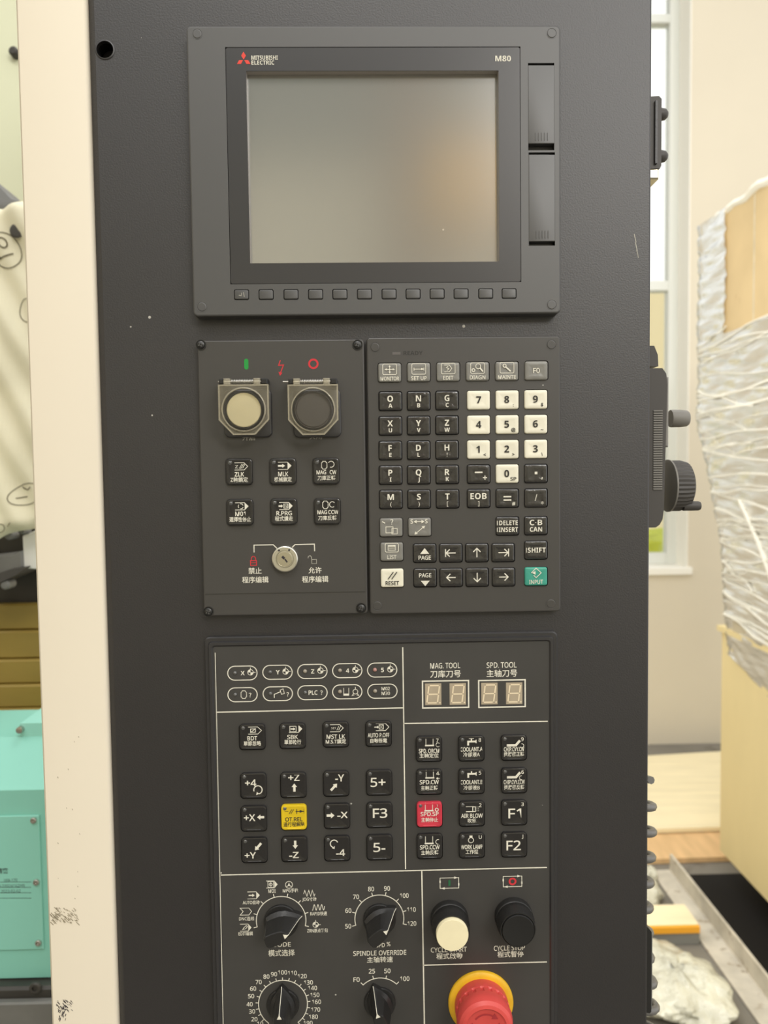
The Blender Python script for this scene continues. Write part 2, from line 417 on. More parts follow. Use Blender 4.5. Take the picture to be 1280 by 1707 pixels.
# ------------------------------------------------------------------ the hall
WY = 3.30                                            # face of the wall behind
WX0, WX1, WZ0, WZ1 = .10, 1.600, .905, 4.3           # window opening
struct('floor', MB().box(-4, 4.5, -5.2, 3.5, -.1, 0).mesh('floor'), M['floor'], 'grey concrete workshop floor')
mb = MB(); plate(mb, [[(-4, 0), (4.5, 0), (4.5, 4.8), (-4, 4.8)], [(WX0, WZ0), (WX1, WZ0), (WX1, WZ1), (WX0, WZ1)]], WY, WY+.22)
struct('wall_back', mb.mesh('wall_back'), M['wall'], 'cream plastered wall with a tall window')
mb = MB(); plate(mb, [[(-4, 0), (4.5, 0), (4.5, 5.0), (-4, 5.0)], [(1.4, 3.4), (3.8, 3.4), (3.8, 4.9), (1.4, 4.9)]], -5.2, -5.0)
wf = struct('wall_front', mb.mesh('wall_front'), M['clad_warm'])
obj('cladding', MB().box(-4, 1.3, -5.0, -4.96, 3.62, 5.0).mesh('cladding'), M['clad'], wf)
struct('column', MB().box(.18, .42, -4.9, -4.7, 0, 4.9, .02).mesh('column'), M['brown'])
struct('wall_left', MB().box(-4.1, -4, -5.2, 3.5, 0, 4.8).mesh('wall_left'), M['wall'])
win = tag(obj('window_1', None, None, None, (WX0, WY+.14, WZ0)), 'tall aluminium framed window', None, None, 'structure')
fy0, fy1 = WY+.13, WY+.19
mu1, mu2 = P(1100, 476, fy0).z, P(1100, 30, fy0).z
box_obj('frame_jamb', M['alu'], win, WX1-.052, WX1, fy0, fy1, WZ0, WZ1, .004)
box_obj('frame_jamb', M['alu'], win, WX0, WX0+.052, fy0, fy1, WZ0, WZ1, .004)
box_obj('frame_rail', M['alu'], win, WX0+.052, WX1-.052, fy0, fy1, WZ0, WZ0+.06, .004)
box_obj('frame_rail', M['alu'], win, WX0+.052, WX1-.052, fy0, fy1, mu1-.026, mu1+.026, .004)
box_obj('frame_rail', M['alu'], win, WX0+.052, WX1-.052, fy0, fy1, mu2-.022, mu2+.022, .004)
box_obj('frame_rail', M['alu'], win, WX0+.052, WX1-.052, fy0, fy1, WZ1-.05, WZ1, .004)
box_obj('frame_mullion', M['alu'], win, .80, .85, fy0, fy1, WZ0+.06, mu1-.026, .004)
for a, b in ((WZ0+.06, mu1-.026), (mu1+.026, mu2-.022), (mu2+.022, WZ1-.05)):
    box_obj('pane', M['glass'], win, WX0+.052, WX1-.052, WY+.155, WY+.161, a, b)
# white plaster lining of the opening
mb = MB()
mb.box(WX1-.004, WX1+.001, WY-.004, WY+.13, WZ0, WZ1); mb.box(WX0-.001, WX0+.004, WY-.004, WY+.13, WZ0, WZ1)
obj('reveal', mb.mesh('reveal'), M['wall_rev'], win)
box_obj('window_sill', M['wall_rev'], win, WX0-.02, WX1+.02, WY-.02, WY+.13, WZ0-.035, WZ0+.002, .003)

ob = thing('outside_building', 'pale yellow building outside behind the lower window pane', 'building', (1.2, 9, -.1))
box_obj('wall', M['out_wall'], ob, -2, 6, 9, 9.4, -.1, 3.62)
box_obj('plinth', M['foot'], ob, -2, 6, 8.9, 9.0, -.1, .55)
mb = MB(); hrng = random.Random(3)
tv, tf = [], []
hx0, hx1 = .3, 3.4; n = 26
for j in range(9):
    for i in range(n+1):
        x = hx0+(hx1-hx0)*i/n; z = -.1+(.98+.05*hrng.random())*j/8
        tv.append((x, 5.6+.06*hrng.random()+.25*(j/8)**2, z))
mb.add(tv, [(j*(n+1)+i, j*(n+1)+i+1, (j+1)*(n+1)+i+1, (j+1)*(n+1)+i) for j in range(8) for i in range(n)])
mb.box(hx0, hx1, 5.85, 6.3, -.1, .86)
tag(obj('hedge', mb.mesh('hedge'), M['hedge']), 'bright yellow-green hedge outside, low behind the window', 'hedge')
tag(obj('outside_ground', MB().box(-3, 7, 3.52, 12, -.2, -.1).mesh('outside_ground'), M['foot']), None, None, None, 'structure')
hs = thing('chain_hoist', 'yellow crane hoist hanging from the brown column behind the viewer', 'hoist', (.66, -4.6, 2.98))
box_obj('motor_housing', M['hoist'], hs, .40, .96, -4.7, -4.4, 2.98, 3.48, .12)
box_obj('arm', M['hoist'], hs, .42, 1.3, -4.68, -4.56, 3.48, 3.56, .02)

# ------------------------------------------------------------------ cream machine post
zA, zB = 0.0, 2.15
pl0 = (P(24, 0, -.002).x+P(84, 1707, -.002).x)/2; pl1 = (P(142, 0, -.002).x+P(196, 1707, -.002).x)/2
post = thing('machine_post', 'tall cream painted machine post left of the black control cabinet', 'machine post', (pl0, 0, 0))
mb = MB(); b = .0022
mb.loft([[(x, y, z) for x, y in ((pl0, .30), (pl1, .30), (pl1, .001), (pl1-.0007, -.0011), (pl1-b, -.002), (pl0+b, -.002), (pl0, .001))] for z in (zA, zB)])
obj('body', mb.mesh('body', 50), M['cream'], post)
rng = random.Random(11)
def smear(px0, px1, py0, py1, n, m, sl, diag):
    a = Art(-.00215)
    for i in range(n):
        x, y = rng.uniform(px0, px1), rng.uniform(py0, py1); l = rng.uniform(1.5, sl)
        a.line([(x, y), (x+l*diag, y+l)], rng.uniform(.5, 1.3))
    return a.build('smudge', m, post)
smear(88, 128, 1512, 1538, 70, M['cream_dirt'], 5, 1.1)
smear(82, 92, 1510, 1540, 16, M['cream_dirt'], 5, 1.0)
smear(90, 120, 1666, 1684, 34, M['dirt_black'], 5, 1.0)
smear(98, 110, 1676, 1698, 34, M['dirt_black'], 5, -.3)
smear(92, 142, 1205, 1500, 12, M['cream_dirt'], 3, .4)

# ------------------------------------------------------------------ black control cabinet
cx0 = (P(143, 0, 0).x+P(197, 1707, 0).x)/2; cx1 = (P(1087, 0, 0).x+P(1078.5, 1707, 0).x)/2
cz0, cz1 = .72, 1.95
cab = thing('control_cabinet', 'tall black powder-coated control cabinet carrying the screen and key panels', 'control cabinet', ((cx0+cx1)/2, 0, cz0))
hole = P(175, 83, 0)
bl, br = .0052, .0014
ccx, ccz = (cx0+cx1)/2, (cz0+cz1)/2
mb = MB()
prof = [(cx0, .0125), (cx0, bl), (cx0+bl*.12, bl*.55), (cx0+bl*.4, bl*.2), (cx0+bl, 0)]
profr = [(cx1-br, 0), (cx1-br*.3, br*.3), (cx1, br), (cx1, .0125)]
for pr in (prof, profr): mb.loft([[(x, y, z) for x, y in pr] for z in (cz0, cz1)], False, False, closed=False)
plate(mb, [[(cx0+bl, cz0), (cx1-br, cz0), (cx1-br, cz1), (cx0+bl, cz1)], circ(.0058, 28, hole.x, hole.z)], 0, .003)
obj('front_panel', mb.mesh('front_panel', 40, recalc=False), M['cab'], cab)
obj('body', MB().box(cx0+.0005, cx1, .0125, .13, cz0, cz1).mesh('body'), M['cab'], cab)
obj('hole_lining', MB().lathe([(.0059, .0), (.0059, -.012)], 28, c=(hole.x, .0002, hole.z), caps=False).mesh('hole_lining'), M['cab_dark'], cab)
obj('hole_rim', MB().lathe([(.0056, -.0002), (.0056, .0005), (.0064, .0005), (.0067, 0)], 28, c=(hole.x, 0, hole.z), caps=False).mesh('hole_rim', 60), M['cab'], cab)
a = Art(-.0001)
for x, y in ((1058, 398), (1060, 412), (1062, 424)): a.line([(x-1, y-8), (x+2, y+6)], 1.4)
a.build('scratch', M['print_dim'], cab)


def unit(px0, py0, px1, py1, Y):
    """real rectangle whose photo corners average to these edges"""
    q0 = P(px0, (py0+py1)/2, Y); q1 = P(px1, (py0+py1)/2, Y); q2 = P((px0+px1)/2, py0, Y); q3 = P((px0+px1)/2, py1, Y)
    return q0.x, q1.x, q3.z, q2.z


def loc_rect(c, px0, py0, px1, py1, Y):
    x0, x1, z0, z1 = unit(px0, py0, px1, py1, Y)
    return [(x0-c.x, z0-c.z), (x1-c.x, z0-c.z), (x1-c.x, z1-c.z), (x0-c.x, z1-c.z)]


# ------------------------------------------------------------------ display unit
DY = -.010
x0, x1, z0, z1 = unit(316, 42.5, 934.5, 525, DY)
dc = Vector(((x0+x1)/2, 0, (z0+z1)/2)); dw, dh = x1-x0, z1-z0
disp = thing('display_unit', 'dark grey framed monitor with switched-off screen at the top of the cabinet', 'display', (dc.x, 0, z0))
softx = [402.5, 443.5, 485, 526, 566.5, 607.5, 648.5, 688.5, 728.5, 768.5, 809.5, 848.5]
holes = [loc_rect(dc, 379.5, 78, 868, 472, DY), loc_rect(dc, 880.2, 105, 923.8, 250.5, DY), loc_rect(dc, 881.2, 254, 925, 409.5, DY)]
SKW, SKH = 25*mpp(600, 490, DY), 17.5*mpp(600, 490, DY)
softc = []
for i, x in enumerate(softx):
    q = P(x, 491.3-i*.18, DY); softc.append(q)
    holes.append(rr(SKW, SKH, .0011, 3, q.x-dc.x, q.z-dc.z))
bz = obj('bezel', housing(dw, dh, .0032, .010, .0012, holes, 'bezel'), M['bezel'], disp, (dc.x, 0, dc.z))
obj('back_plate', MB().box(-dw/2+.004, dw/2-.004, -.0044, -.0038, -dh/2+.004, dh/2-.004).mesh('back_plate'), M['bezel'], disp, (dc.x, 0, dc.z))
FY = -.0098
fr_o = rr(*(lambda r: (r[1][0]-r[0][0]-.0007, r[2][1]-r[1][1]-.0007))(holes[0]), .0012, 3, (holes[0][0][0]+holes[0][1][0])/2, (holes[0][0][1]+holes[0][2][1])/2)
scr = loc_rect(dc, 413.5, 118, 831.5, 437.5, FY)
mb = MB(); plate(mb, [fr_o, scr], FY, FY+.0005)
obj('screen_frame', mb.mesh('screen_frame', recalc=False), M['frame_black'], disp, (dc.x, 0, dc.z))
SY = -.0048
rim = MB(); rim.loft([[(x, FY+.0003, z) for x, z in scr], [(x, SY+.0002, z) for x, z in scr]], False, False)
obj('screen_rim', rim.mesh('screen_rim'), M['rim'], disp, (dc.x, 0, dc.z))
sx0, sz0 = scr[0]; sx1, sz1 = scr[2]
obj('screen', MB().box(sx0-.0005, sx1+.0005, SY, SY+.0003, sz0-.0005, sz1+.0005).mesh('screen'), M['screen'], disp, (dc.x, 0, dc.z))
skm = rplate(SKW-.0008, SKH-.0008, .0009, .0052, .0006, 'soft_key', 3)
for q in softc: obj('soft_key', skm, M['bezel'], disp, (q.x, -.0052, q.z))
a = Art(-.0105, (403, 491)); a.line([(-5, 1), (-1, 2), (0, -3)], 1); a.line([(3, -4), (4, 4)], 1); a.build('scratch', M['print_dim'], disp)
for (a0, b0, a1, b1) in ((880.1, 108.8, 923.9, 239.5), (881.1, 257.8, 925.1, 402.5)):
    x0_, x1_, z0_, z1_ = unit(a0, b0, a1, b1, DY)
    cv_ = obj('slot_cover', rplate(x1_-x0_, z1_-z0_, .0004, .0052, .0004, 'slot_cover', 2), M['bezel'], disp, ((x0_+x1_)/2, -.0050, (z0_+z1_)/2))
    rb = MB()
    for k in range(5): rb.box(-.004+k*.002, -.0037+k*.002, -.0002, .0004, 0, .005)
    obj('grip_rib', rb.mesh('grip_rib'), M['bezel'], cv_, ((x0_+x1_)/2, -.0104, z0_+.002))
def ring_cap(px, py, Y, parent, m, r=8.0):
    q = P(px, py, Y); k = mpp(px, py, Y)
    mb = MB().lathe([((r+.9)*k, 0), ((r+.9)*k, .00012), (r*k, .00012), ((r-.4)*k, .00002), ((r-1.0)*k, .00022), ((r-1.8)*k, .0003), (0.2*k, .0003)], 28)
    return obj('screw_cap', mb.mesh('screw_cap'), m, parent, q)
for px, py in ((328.5, 56.5), (919.5, 55.5), (336.5, 511.5), (919.5, 508)): ring_cap(px, py, DY, disp, M['bezel'])
a = Art(FY-.0001, (406, 98))
for cx_, cy_, pts in ((0, 0, [(0, -11.5), (4, -5), (0, 1.2), (-4, -5)]), (0, 0, [(-1, 2.2), (-4.6, 8.4), (-11.3, 8.4), (-7.6, 2.2)]), (0, 0, [(1, 2.2), (4.6, 8.4), (11.3, 8.4), (7.6, 2.2)])):
    a.poly(pts)
a.build('logo', M['logo_red'], disp)
Art(FY-.0001, (441, 100)).text('MITSUBISHI', 0, -3.8, 6.8, 44, .7).text('ELECTRIC', -3, 4.2, 6.8, 38, .7).build('lettering', M['print'], disp)
Art(FY-.0001, (838.5, 97.5)).text('M80', 0, 0, 9, 26, 1.1).build('lettering', M['print'], disp)

# ------------------------------------------------------------------ switch panel (left)
SPY = -.0065
x0, x1, z0, z1 = unit(334, 566, 610, 1025.5, SPY)
sc_ = Vector(((x0+x1)/2, 0, (z0+z1)/2))
swp = thing('switch_panel', 'dark grey panel with two clear-flapped power buttons, six keys and a key switch', 'switch panel', (sc_.x, 0, z0))
obj('housing', housing(x1-x0, z1-z0, .0025, .0065, .001, [], 'housing'), M['unit'], swp, (sc_.x, 0, sc_.z))
OPK = []                                             # machine key spots on this panel
sw_keys = [(398.5, 786.5), (471.5, 786), (543.5, 785.5), (400, 854), (473, 853), (545.5, 852.5)]
SFY = -.0071
KS = 45.5*mpp(470, 820, SFY)
holes = []
for px, py in sw_keys:
    q = P(px, py, SFY); holes.append(rr(KS, KS*.985, .0026, 4, q.x-sc_.x, q.z-sc_.z))
fl = [P(*p_, SFY) for p_ in ((356, 569.5), (577, 569), (602.5, 596), (608, 985.5), (341, 990.5), (331, 597))]
fx0 = (fl[5].x+fl[4].x)/2; fx1 = (fl[2].x+fl[3].x)/2; fzt = (fl[0].z+fl[1].z)/2; fzb = (fl[3].z+fl[4].z)/2
ch = fl[1].z-fl[2].z
outl = [(fx0, fzb), (fx1, fzb), (fx1, fzt-ch), (fx1-ch, fzt), (fx0+ch, fzt), (fx0, fzt-ch)]
mb = MB(); plate(mb, [[(x-sc_.x, z-sc_.z) for x, z in outl]]+holes, SFY, SFY+.0005)
obj('faceplate', mb.mesh('faceplate', recalc=False), M['unit'], swp, (sc_.x, 0, sc_.z))
def screw(px, py, Y, parent):
    q = P(px, py, Y); k = mpp(px, py, Y)
    s_ = obj('screw', MB().lathe([(8.6*k, -.0002), (8.6*k, .0006), (7.6*k, .0006), (7.2*k, .0001), (6.4*k, .0001), (6.2*k, .0012), (4*k, .0017), (.3*k, .0018)], 24).mesh('screw', 30), M['screw'], parent, q)
    mb_ = MB()
    for an in (.5, .5+math.pi/2):
        c_, n_ = math.cos(an), math.sin(an); l, t = 4*k, .9*k
        mb_.loft([[(c_*sx*l-n_*sz*t, yy, n_*sx*l+c_*sz*t) for sx, sz in ((-1, -1), (1, -1), (1, 1), (-1, 1))] for yy in (-.0015, -.0021)])
    obj('cross_slot', mb_.mesh('cross_slot'), M['bezel'], s_, q)
for px, py in ((335, 575), (596, 575), (347.5, 1019.5), (602, 1013.5)): screw(px, py, SPY, swp)

# the key used on the switch panel and the operation panel
def op_key_mesh(s, name):
    mb = MB(); n = 4; rings = [[(x, 0, z) for x, z in rr(s, s, s*.14, n)]]
    for i, y in ((0, .0030), (.0002, .0034), (.0007, .0036), (.0014, .0036), (.002, .0034)):
        rings.append([(x, -y, z) for x, z in rr(s-2*i, s-2*i, max(s*.14-i, .0006), n)])
    mb.loft(rings)
    mb.box(-s*.27, s*.27, -.0040, -.003, -s/2+.0006, -s/2+.0013, .0002)
    return mb.mesh(name, 40)
def lamp(parent, px, py, Y, r, m):
    q = P(px, py, Y); k = mpp(px, py, Y)
    return obj('indicator_lamp', LAMPM, m, parent, q) if r is None else obj('indicator_lamp', MB().lathe([(r*k, -.0003), (r*k, .0003), (r*k*.8, .0009), (r*k*.4, .0012), (r*k*.05, .0013)], 14).mesh('indicator_lamp', 60), m, parent, q)
kk = mpp(470, 820, -.0098)
LAMPM = MB().lathe([(3.6*kk, -.0006), (3.6*kk, .0001), (2.9*kk, .0002), (2.7*kk, .00005), (2.2*kk, .0003), (1.2*kk, .0005), (.1*kk, .00055)], 14).mesh('indicator_lamp', 40)
LAMPM.materials.append(M['led'])
OPM = {}
def op_key(px, py, parent, base_y, m, art, label=None, pm='print', s=None):
    """art(a) draws the legend in pixels from the key's centre"""
    kY = base_y-.0026
    q = P(px, py, kY)
    if m not in OPM:
        OPM[m] = op_key_mesh(KS-.0009, 'key'); OPM[m].materials.append(M[m])
    k_ = obj('key', OPM[m], None, parent, (q.x, base_y+.0010, q.z))
    if label: k_['label'] = label
    top = base_y+.0010-.0034
    a_ = Art(top-.00012, (px, py)); art(a_); a_.build('legend', M[pm], k_)
    lamp(k_, px-15.5, py-15.5, top, None, M['led'])
    return k_
def tagshape(a, cx, cy, fillit, sx=1.0):
    a.line([(cx-11*sx, cy-6), (cx+5*sx, cy-6)], 1); a.line([(cx-11*sx, cy+6), (cx+5*sx, cy+6)], 1)
    if fillit: a.poly([(cx+5*sx, cy-6.5), (cx+11.5*sx, cy), (cx+5*sx, cy+6.5)])
    else: a.line([(cx+5*sx, cy-6), (cx+11*sx, cy), (cx+5*sx, cy+6)], 1)
def drum(a, cx, cy):
    a.line([(cx-2.5, cy-6.5), (cx+2.5, cy-6.5), (cx+3.2, cy-4.5), (cx+4.5, cy-4), (cx+4.5, cy+4), (cx+3.2, cy+4.5), (cx+2.5, cy+6.5), (cx-2.5, cy+6.5), (cx-3.2, cy+4.5), (cx-4.5, cy+4), (cx-4.5, cy-4), (cx-3.2, cy-4.5)], 1, True)
def lines2(a, t1, t2, w1, w2, y1=4.2, y2=13.3, h1=7, h2=7.6):
    a.text(t1, .5, y1, h1, w1, .5); a.text(t2, 0, y2, h2, w2, .35)
def k_zlk(a): tagshape(a, 3.5, -9, False); a.text('Z', -4, -8.5, 5, 5); a.line([(0, -6), (4, -6)], .9); [a.line([(1+2.6*i, -6), (5+2.6*i, -13)], .9) for i in range(3)]; lines2(a, 'ZLK', 'Z軸鎖定', 16, 29)
def k_mlk(a): tagshape(a, 3, -9.5, True); a.arrow(-8, -9.5, 4, -9.5, 3, 6.5, 5); lines2(a, 'MLK', '機械鎖定', 17, 29)
def k_mcw(a): drum(a, -3, -10); a.arc(8.5, -11.5, 5, 150, -110, 1.1, 16); a.text('MAG', -8, 1.7, 6.3, 16, .4); a.text('CW', 11.5, 1.7, 6.3, 11, .4); a.text('刀庫正轉', .5, 11.3, 7.2, 30, .35)
def k_m01(a): tagshape(a, 3, -10, True); [a.arc(1.5, -10, 4.2, s_, s_+80, 1, 6) for s_ in (20, 140, 260)]; lines2(a, 'M01', '選擇性停止', 17, 36, 2.5, 12)
def k_prg(a): tagshape(a, 3.5, -9.5, True); a.arrow(-8.5, -9.5, -1, -9.5, 2.6, 5.5, 3.5); a.rect(0, -13, 7, -6, .9); a.text('N', 3.5, -9.5, 4.5, 4); lines2(a, 'R.PRG', '程式續走', 26, 30, 2.6, 11.7)
def k_mcc(a): drum(a, -3, -11); a.arc(8.5, -11.5, 4.6, 40, 310, 1.1, 16); a.text('MAG', -8.5, 1.2, 6.3, 16, .4); a.text('CCW', 10, 1.2, 6.3, 17, .4); a.text('刀庫反轉', 0, 11, 7.2, 31, .35)
for (px, py), fn in zip(sw_keys, (k_zlk, k_mlk, k_mcw, k_m01, k_prg, k_mcc)): op_key(px, py, swp, SFY, 'key_op', fn)

PRY = SFY-.0001
a = Art(PRY, (410.5, 607)); a.line([(0, -5.5), (0, 5.5)], 7); a.disc(0, -5.5, 3.5); a.disc(0, 5.5, 3.5); a.build('on_mark', M['print_green'], swp)
a = Art(PRY, (522.3, 606.5)); a.circle(0, 0, 7.1, 3.2); a.build('off_mark', M['print_red'], swp)
a = Art(PRY, (468.5, 613)); a.line([(-1, -12.5), (-4, -4), (4, -4.5), (-1, 8)], 1.6); a.poly([(-4.5, 6.5), (2, 8.5), (-2.2, 13.5)]); a.build('voltage_mark', M['print_red'], swp)
Art(PRY, (414.5, 729.5)).text('开启', 0, 0, 9.5, 21).build('legend', M['print_dim'], swp)
Art(PRY, (526, 727.5)).text('关闭', 0, 0, 9.5, 21).build('legend', M['print_dim'], swp)


def flap_button(cxp, white):
    """square base, round button, clear sprung flap"""
    Yb = SFY; kb = mpp(cxp, 683, Yb)
    # the base lies on the plate; higher parts appear shifted away from the sight axis, so place by their own depth
    qb = P(cxp+6.5, 689, Yb-.003)
    obj('button_base', rplate(79*kb, 79*kb, 9*kb, .003, .0008, 'button_base', 5), M['frame_black'], swp, (qb.x, Yb, qb.z))
    Yt = Yb-.011; q = P(cxp, 683.5, Yt); kt = mpp(cxp, 683, Yt)
    bt = obj('power_button', MB().lathe([(32*kt, 0), (32*kt, .0078), (30.5*kt, .0092), (29.8*kt, .0092), (29.6*kt, .0088)], 40).mesh('power_button', 40), M['unit'] if white else M['btn_grey'], swp, (q.x, Yb-.002, q.z))
    obj('button_cap', MB().lathe([(28.6*kt, 0), (28.6*kt, .0018), (27.6*kt, .0022), (14*kt, .00235), (.2*kt, .0024)], 40).mesh('button_cap', 40), M['btn_white'] if white else M['btn_grey'], bt, (q.x, Yb-.0095, q.z))
    # flap
    Yf = Yb-.0155; kf = mpp(cxp, 683, Yf); qf = P(cxp, 683, Yf)
    hw = 42*kf
    ol = [(-hw, 42*kf), (-hw, -17*kf), (-18.5*kf, -42*kf), (18.5*kf, -42*kf), (hw, -17*kf), (hw, 42*kf)]
    mb = MB(); plate(mb, [ol, circ(35.5*kf, 40)], -.0006, .0006)
    fo = obj('flap', mb.mesh('flap', recalc=False), M['clear'], swp, (qf.x, Yf, qf.z))
    wl = MB(); t_ = .0010
    ins = [(x*(1-t_/hw), z*(1-t_/(42*kf))) for x, z in ol]
    wl.loft([[(x, .0035, z) for x, z in ol], [(x, -.0008, z) for x, z in ol], [(x, -.0008, z) for x, z in ins], [(x, .0035, z) for x, z in ins]], False, False)
    obj('flap_wall', wl.mesh('flap_wall'), M['clear_edge'], fo, (qf.x, Yf, qf.z))
    obj('flap_ring', MB().lathe([(37.2*kf, .0004), (37.2*kf, .0016), (36.2*kf, .0020), (35*kf, .0020), (34.6*kf, .0014), (34.6*kf, .0004)], 48, caps=False).mesh('flap_ring', 50), M['clear_edge'], fo, (qf.x, Yf, qf.z))
    obj('flap_window', MB().lathe([(34.8*kf, .0004), (34.8*kf, .0010), (.2*kf, .0011)], 48, caps=False).mesh('flap_window', 60), M['clear_win'], fo, (qf.x, Yf, qf.z))
    # hinge
    yh = Yb-.010; kh = mpp(cxp, 636, yh); qh = P(cxp, 636.5, yh)
    for dx in (-27, 22.5):
        lg = MB().box((dx-5.5)*kh, (dx+5.5)*kh, -.004, .006, -6*kh, 5*kh, .0006)
        obj('hinge_lug', lg.mesh('hinge_lug'), M['clear_edge'], fo, qh)
    for dx0, dx1 in ((-41, -33), (29, 40)):
        obj('hinge_end', MB().box(dx0*kh, dx1*kh, -.0025, .010, -4.5*kh, 4.5*kh, .0006).mesh('hinge_end'), M['screw'], fo, qh)
    sp = []
    for i in range(24*14+1):
        t = i/(24*14); an = 2*math.pi*14*t
        if i % 2 == 0: sp.append(((-21+38*t)*kh, -.0012+3.6*kh*math.cos(an), 3.6*kh*math.sin(an)))
    obj('spring', MB().tube(sp, .85*kh, 6).mesh('spring', 60), M['steel'], fo, qh)
    obj('hinge_pin', MB().tube([((-50 if not white else -42)*kh, -.0012, 0), (40*kh, -.0012, 0)], 1.7*kh, 8).mesh('hinge_pin', 60), M['steel'], fo, qh)
flap_button(406.5, True); flap_button(522, False)
# key switch
q = P(474.7, 932, SFY-.004); k = mpp(474, 932, SFY-.004)
ks = obj('key_switch', MB().lathe([(22.5*k, 0), (22.5*k, .002), (21.5*k, .0036), (20*k, .004), (15*k, .004), (14.2*k, .0036), (13.6*k, .0036), (13.4*k, .0032)], 48).mesh('key_switch', 30), M['chrome'], swp, (q.x, SFY, q.z))
ks['label'] = 'round chrome key switch'
obj('lock_core', MB().lathe([(12.6*k, .003), (12.6*k, .0042), (12*k, .0045), (.2*k, .0045)], 40).mesh('lock_core', 30), M['brass'], ks, (q.x, SFY, q.z))
a = Art(SFY-.00465, (474.7, 932)); a.line([(-4.5, -4.5), (-.5, -.5)], 4.2); a.line([(0, 0), (4, 5.5)], 2.6); a.build('keyhole', M['dirt_black'], ks)
a = Art(SFY-.0042, (474.7, 932)); a.disc(-9.5, -14.5, 1.7); a.disc(7.5, -15, 1.7); a.build('position_dots', M['dirt_black'], ks)
a = Art(PRY); a.line([(423.5, 921), (423.3, 908.7), (455.5, 908.2), (462, 914.5)], 1.5); a.line([(485.5, 914), (491.5, 908), (524, 907), (524.4, 919)], 1.5); a.build('position_line', M['print'], swp)
a = Art(PRY, (422.5, 936)); a.rect(-5, -1.5, 5, 6.5, 1.3); a.line([(-3.6, -1.5), (-3.6, -6), (-1.5, -8.5), (1.5, -8.5), (3.6, -6), (3.6, -1.5)], 1.2); a.line([(-5, 2), (5, 2)], .9); a.build('locked_mark', M['print_red'], swp)
a = Art(PRY, (522, 933)); a.rect(-2.5, -.5, 5.5, 6.5, 1); a.line([(-2.5, -.5), (-2.8, -4.5), (-5, -7), (-8, -5.5), (-8.5, -2.5)], 1); a.build('unlocked_mark', M['print_dim'], swp)
for px, py, t, w_ in ((425, 951.7, '禁止', 22), (425.5, 966.7, '程序编辑', 44), (525, 950.8, '允许', 22), (525.2, 965.7, '程序编辑', 44)):
    Art(PRY, (px, py)).text(t, 0, 0, 10, w_).build('legend', M['print'], swp)

# ------------------------------------------------------------------ keyboard unit
KY = -.0068
x0, x1, z0, z1 = unit(613.5, 561, 934.5, 1022, KY)
kc = Vector(((x0+x1)/2, 0, (z0+z1)/2))
kb = thing('keyboard_unit', 'dark grey keyboard with black, ivory and grey lettered keys and a green one', 'keyboard', (kc.x, 0, z0))
XC = [651, 698.3, 745.5, 797.8, 845.6, 893.4]
KR = []
def addrow(ys, xs, names, m):
    for x, n_ in zip(xs, names):
        if n_ is None: continue
        y = ys[0]+(ys[1]-ys[0])*(x-650)/243.0
        KR.append((x, y, n_, m))
addrow((621, 617.7), [649.5, 698, 747, 796, 845, 894], ['MONITOR', 'SET UP', 'EDIT', 'DIAGN', 'MAINTE', 'F0'], 'key_grey')
for ys, l3, r3 in (((668.7, 665.7), ['O/A', 'N/B', 'G/C'], ['7', '8:', '9$']), ((709.8, 707), ['X/U', 'Y/V', 'Z/W'], ['4', '5@', '6~']), ((751, 748.5), ['F/E', 'D/L', 'H/!'], ['1<', '2>', '3\\'])):
    addrow(ys, [650.6, 697.8, 745.2], l3, 'key_black'); addrow(ys, XC[3:], r3, 'key_white')
addrow((792, 789.3), [651, 698, 745.6], ['P/I', 'Q/J', 'R/K'], 'key_black')
addrow((792, 789.3), [797.8, 893.4], ['-+', '.,'], 'key_black'); addrow((792, 789.3), [845.6], ['0sp'], 'key_white')
addrow((832.6, 830), [651.5, 698.5, 746], ['M/(', 'S/)', 'T/['], 'key_black'); addrow((832.6, 830), XC[3:], ['EOB/]', '=#', '/*'], 'key_black')
addrow((879.2, 876.3), [652, 699.5], ['?win', 'S<>S'], 'key_grey'); addrow((879.2, 876.3), [845.8, 893.2], ['DELETE', 'C.B'], 'key_black')
addrow((919.8, 917), [653], ['LIST'], 'key_grey'); addrow((922.5, 920.8), [707.8, 751.5, 794.8, 838.7], ['PGUP', '|<', 'UP', '>|'], 'key_black'); addrow((919.8, 917), [893.3], ['SHIFT'], 'key_black')
addrow((963.7, 961), [653.7], ['RESET'], 'key_white'); addrow((963.7, 961.3), [708.7, 752, 795.4, 839.4], ['PGDN', 'LEFT', 'DOWN', 'RIGHT'], 'key_black'); addrow((963.7, 961), [893.5], ['INPUT'], 'key_green')
k = mpp(770, 790, KY); KW, KH = 39.6*k, 32.6*k
holes = []
for x, y, n_, m in KR:
    q = P(x, y, KY); holes.append(rr(KW, KH, .0016, 3, q.x-kc.x, q.z-kc.z))
obj('housing', housing(x1-x0, z1-z0, .0025, .0068, .0011, holes, 'housing'), M['unit'], kb, (kc.x, 0, kc.z))
obj('back_plate', MB().box(-.06, .06, -.0030, -.0028, -.088, .088).mesh('back_plate'), M['cab_dark'], kb, (kc.x, 0, kc.z))
for px, py in ((625, 579), (919, 574.5), (629, 1010), (918.5, 1006.5)): ring_cap(px, py, KY, kb, M['unit'])
a = Art(KY-.0001, (661, 589)); a.fill(-7, -2.2, 6.5, 2.2); a.build('ready_lamp', M['btn_grey'], kb)
Art(KY-.0001, (688.5, 588.5)).text('READY', 0, 0, 6.5, 32, .8).build('lettering', M['print_emboss'], kb)
KM = {}
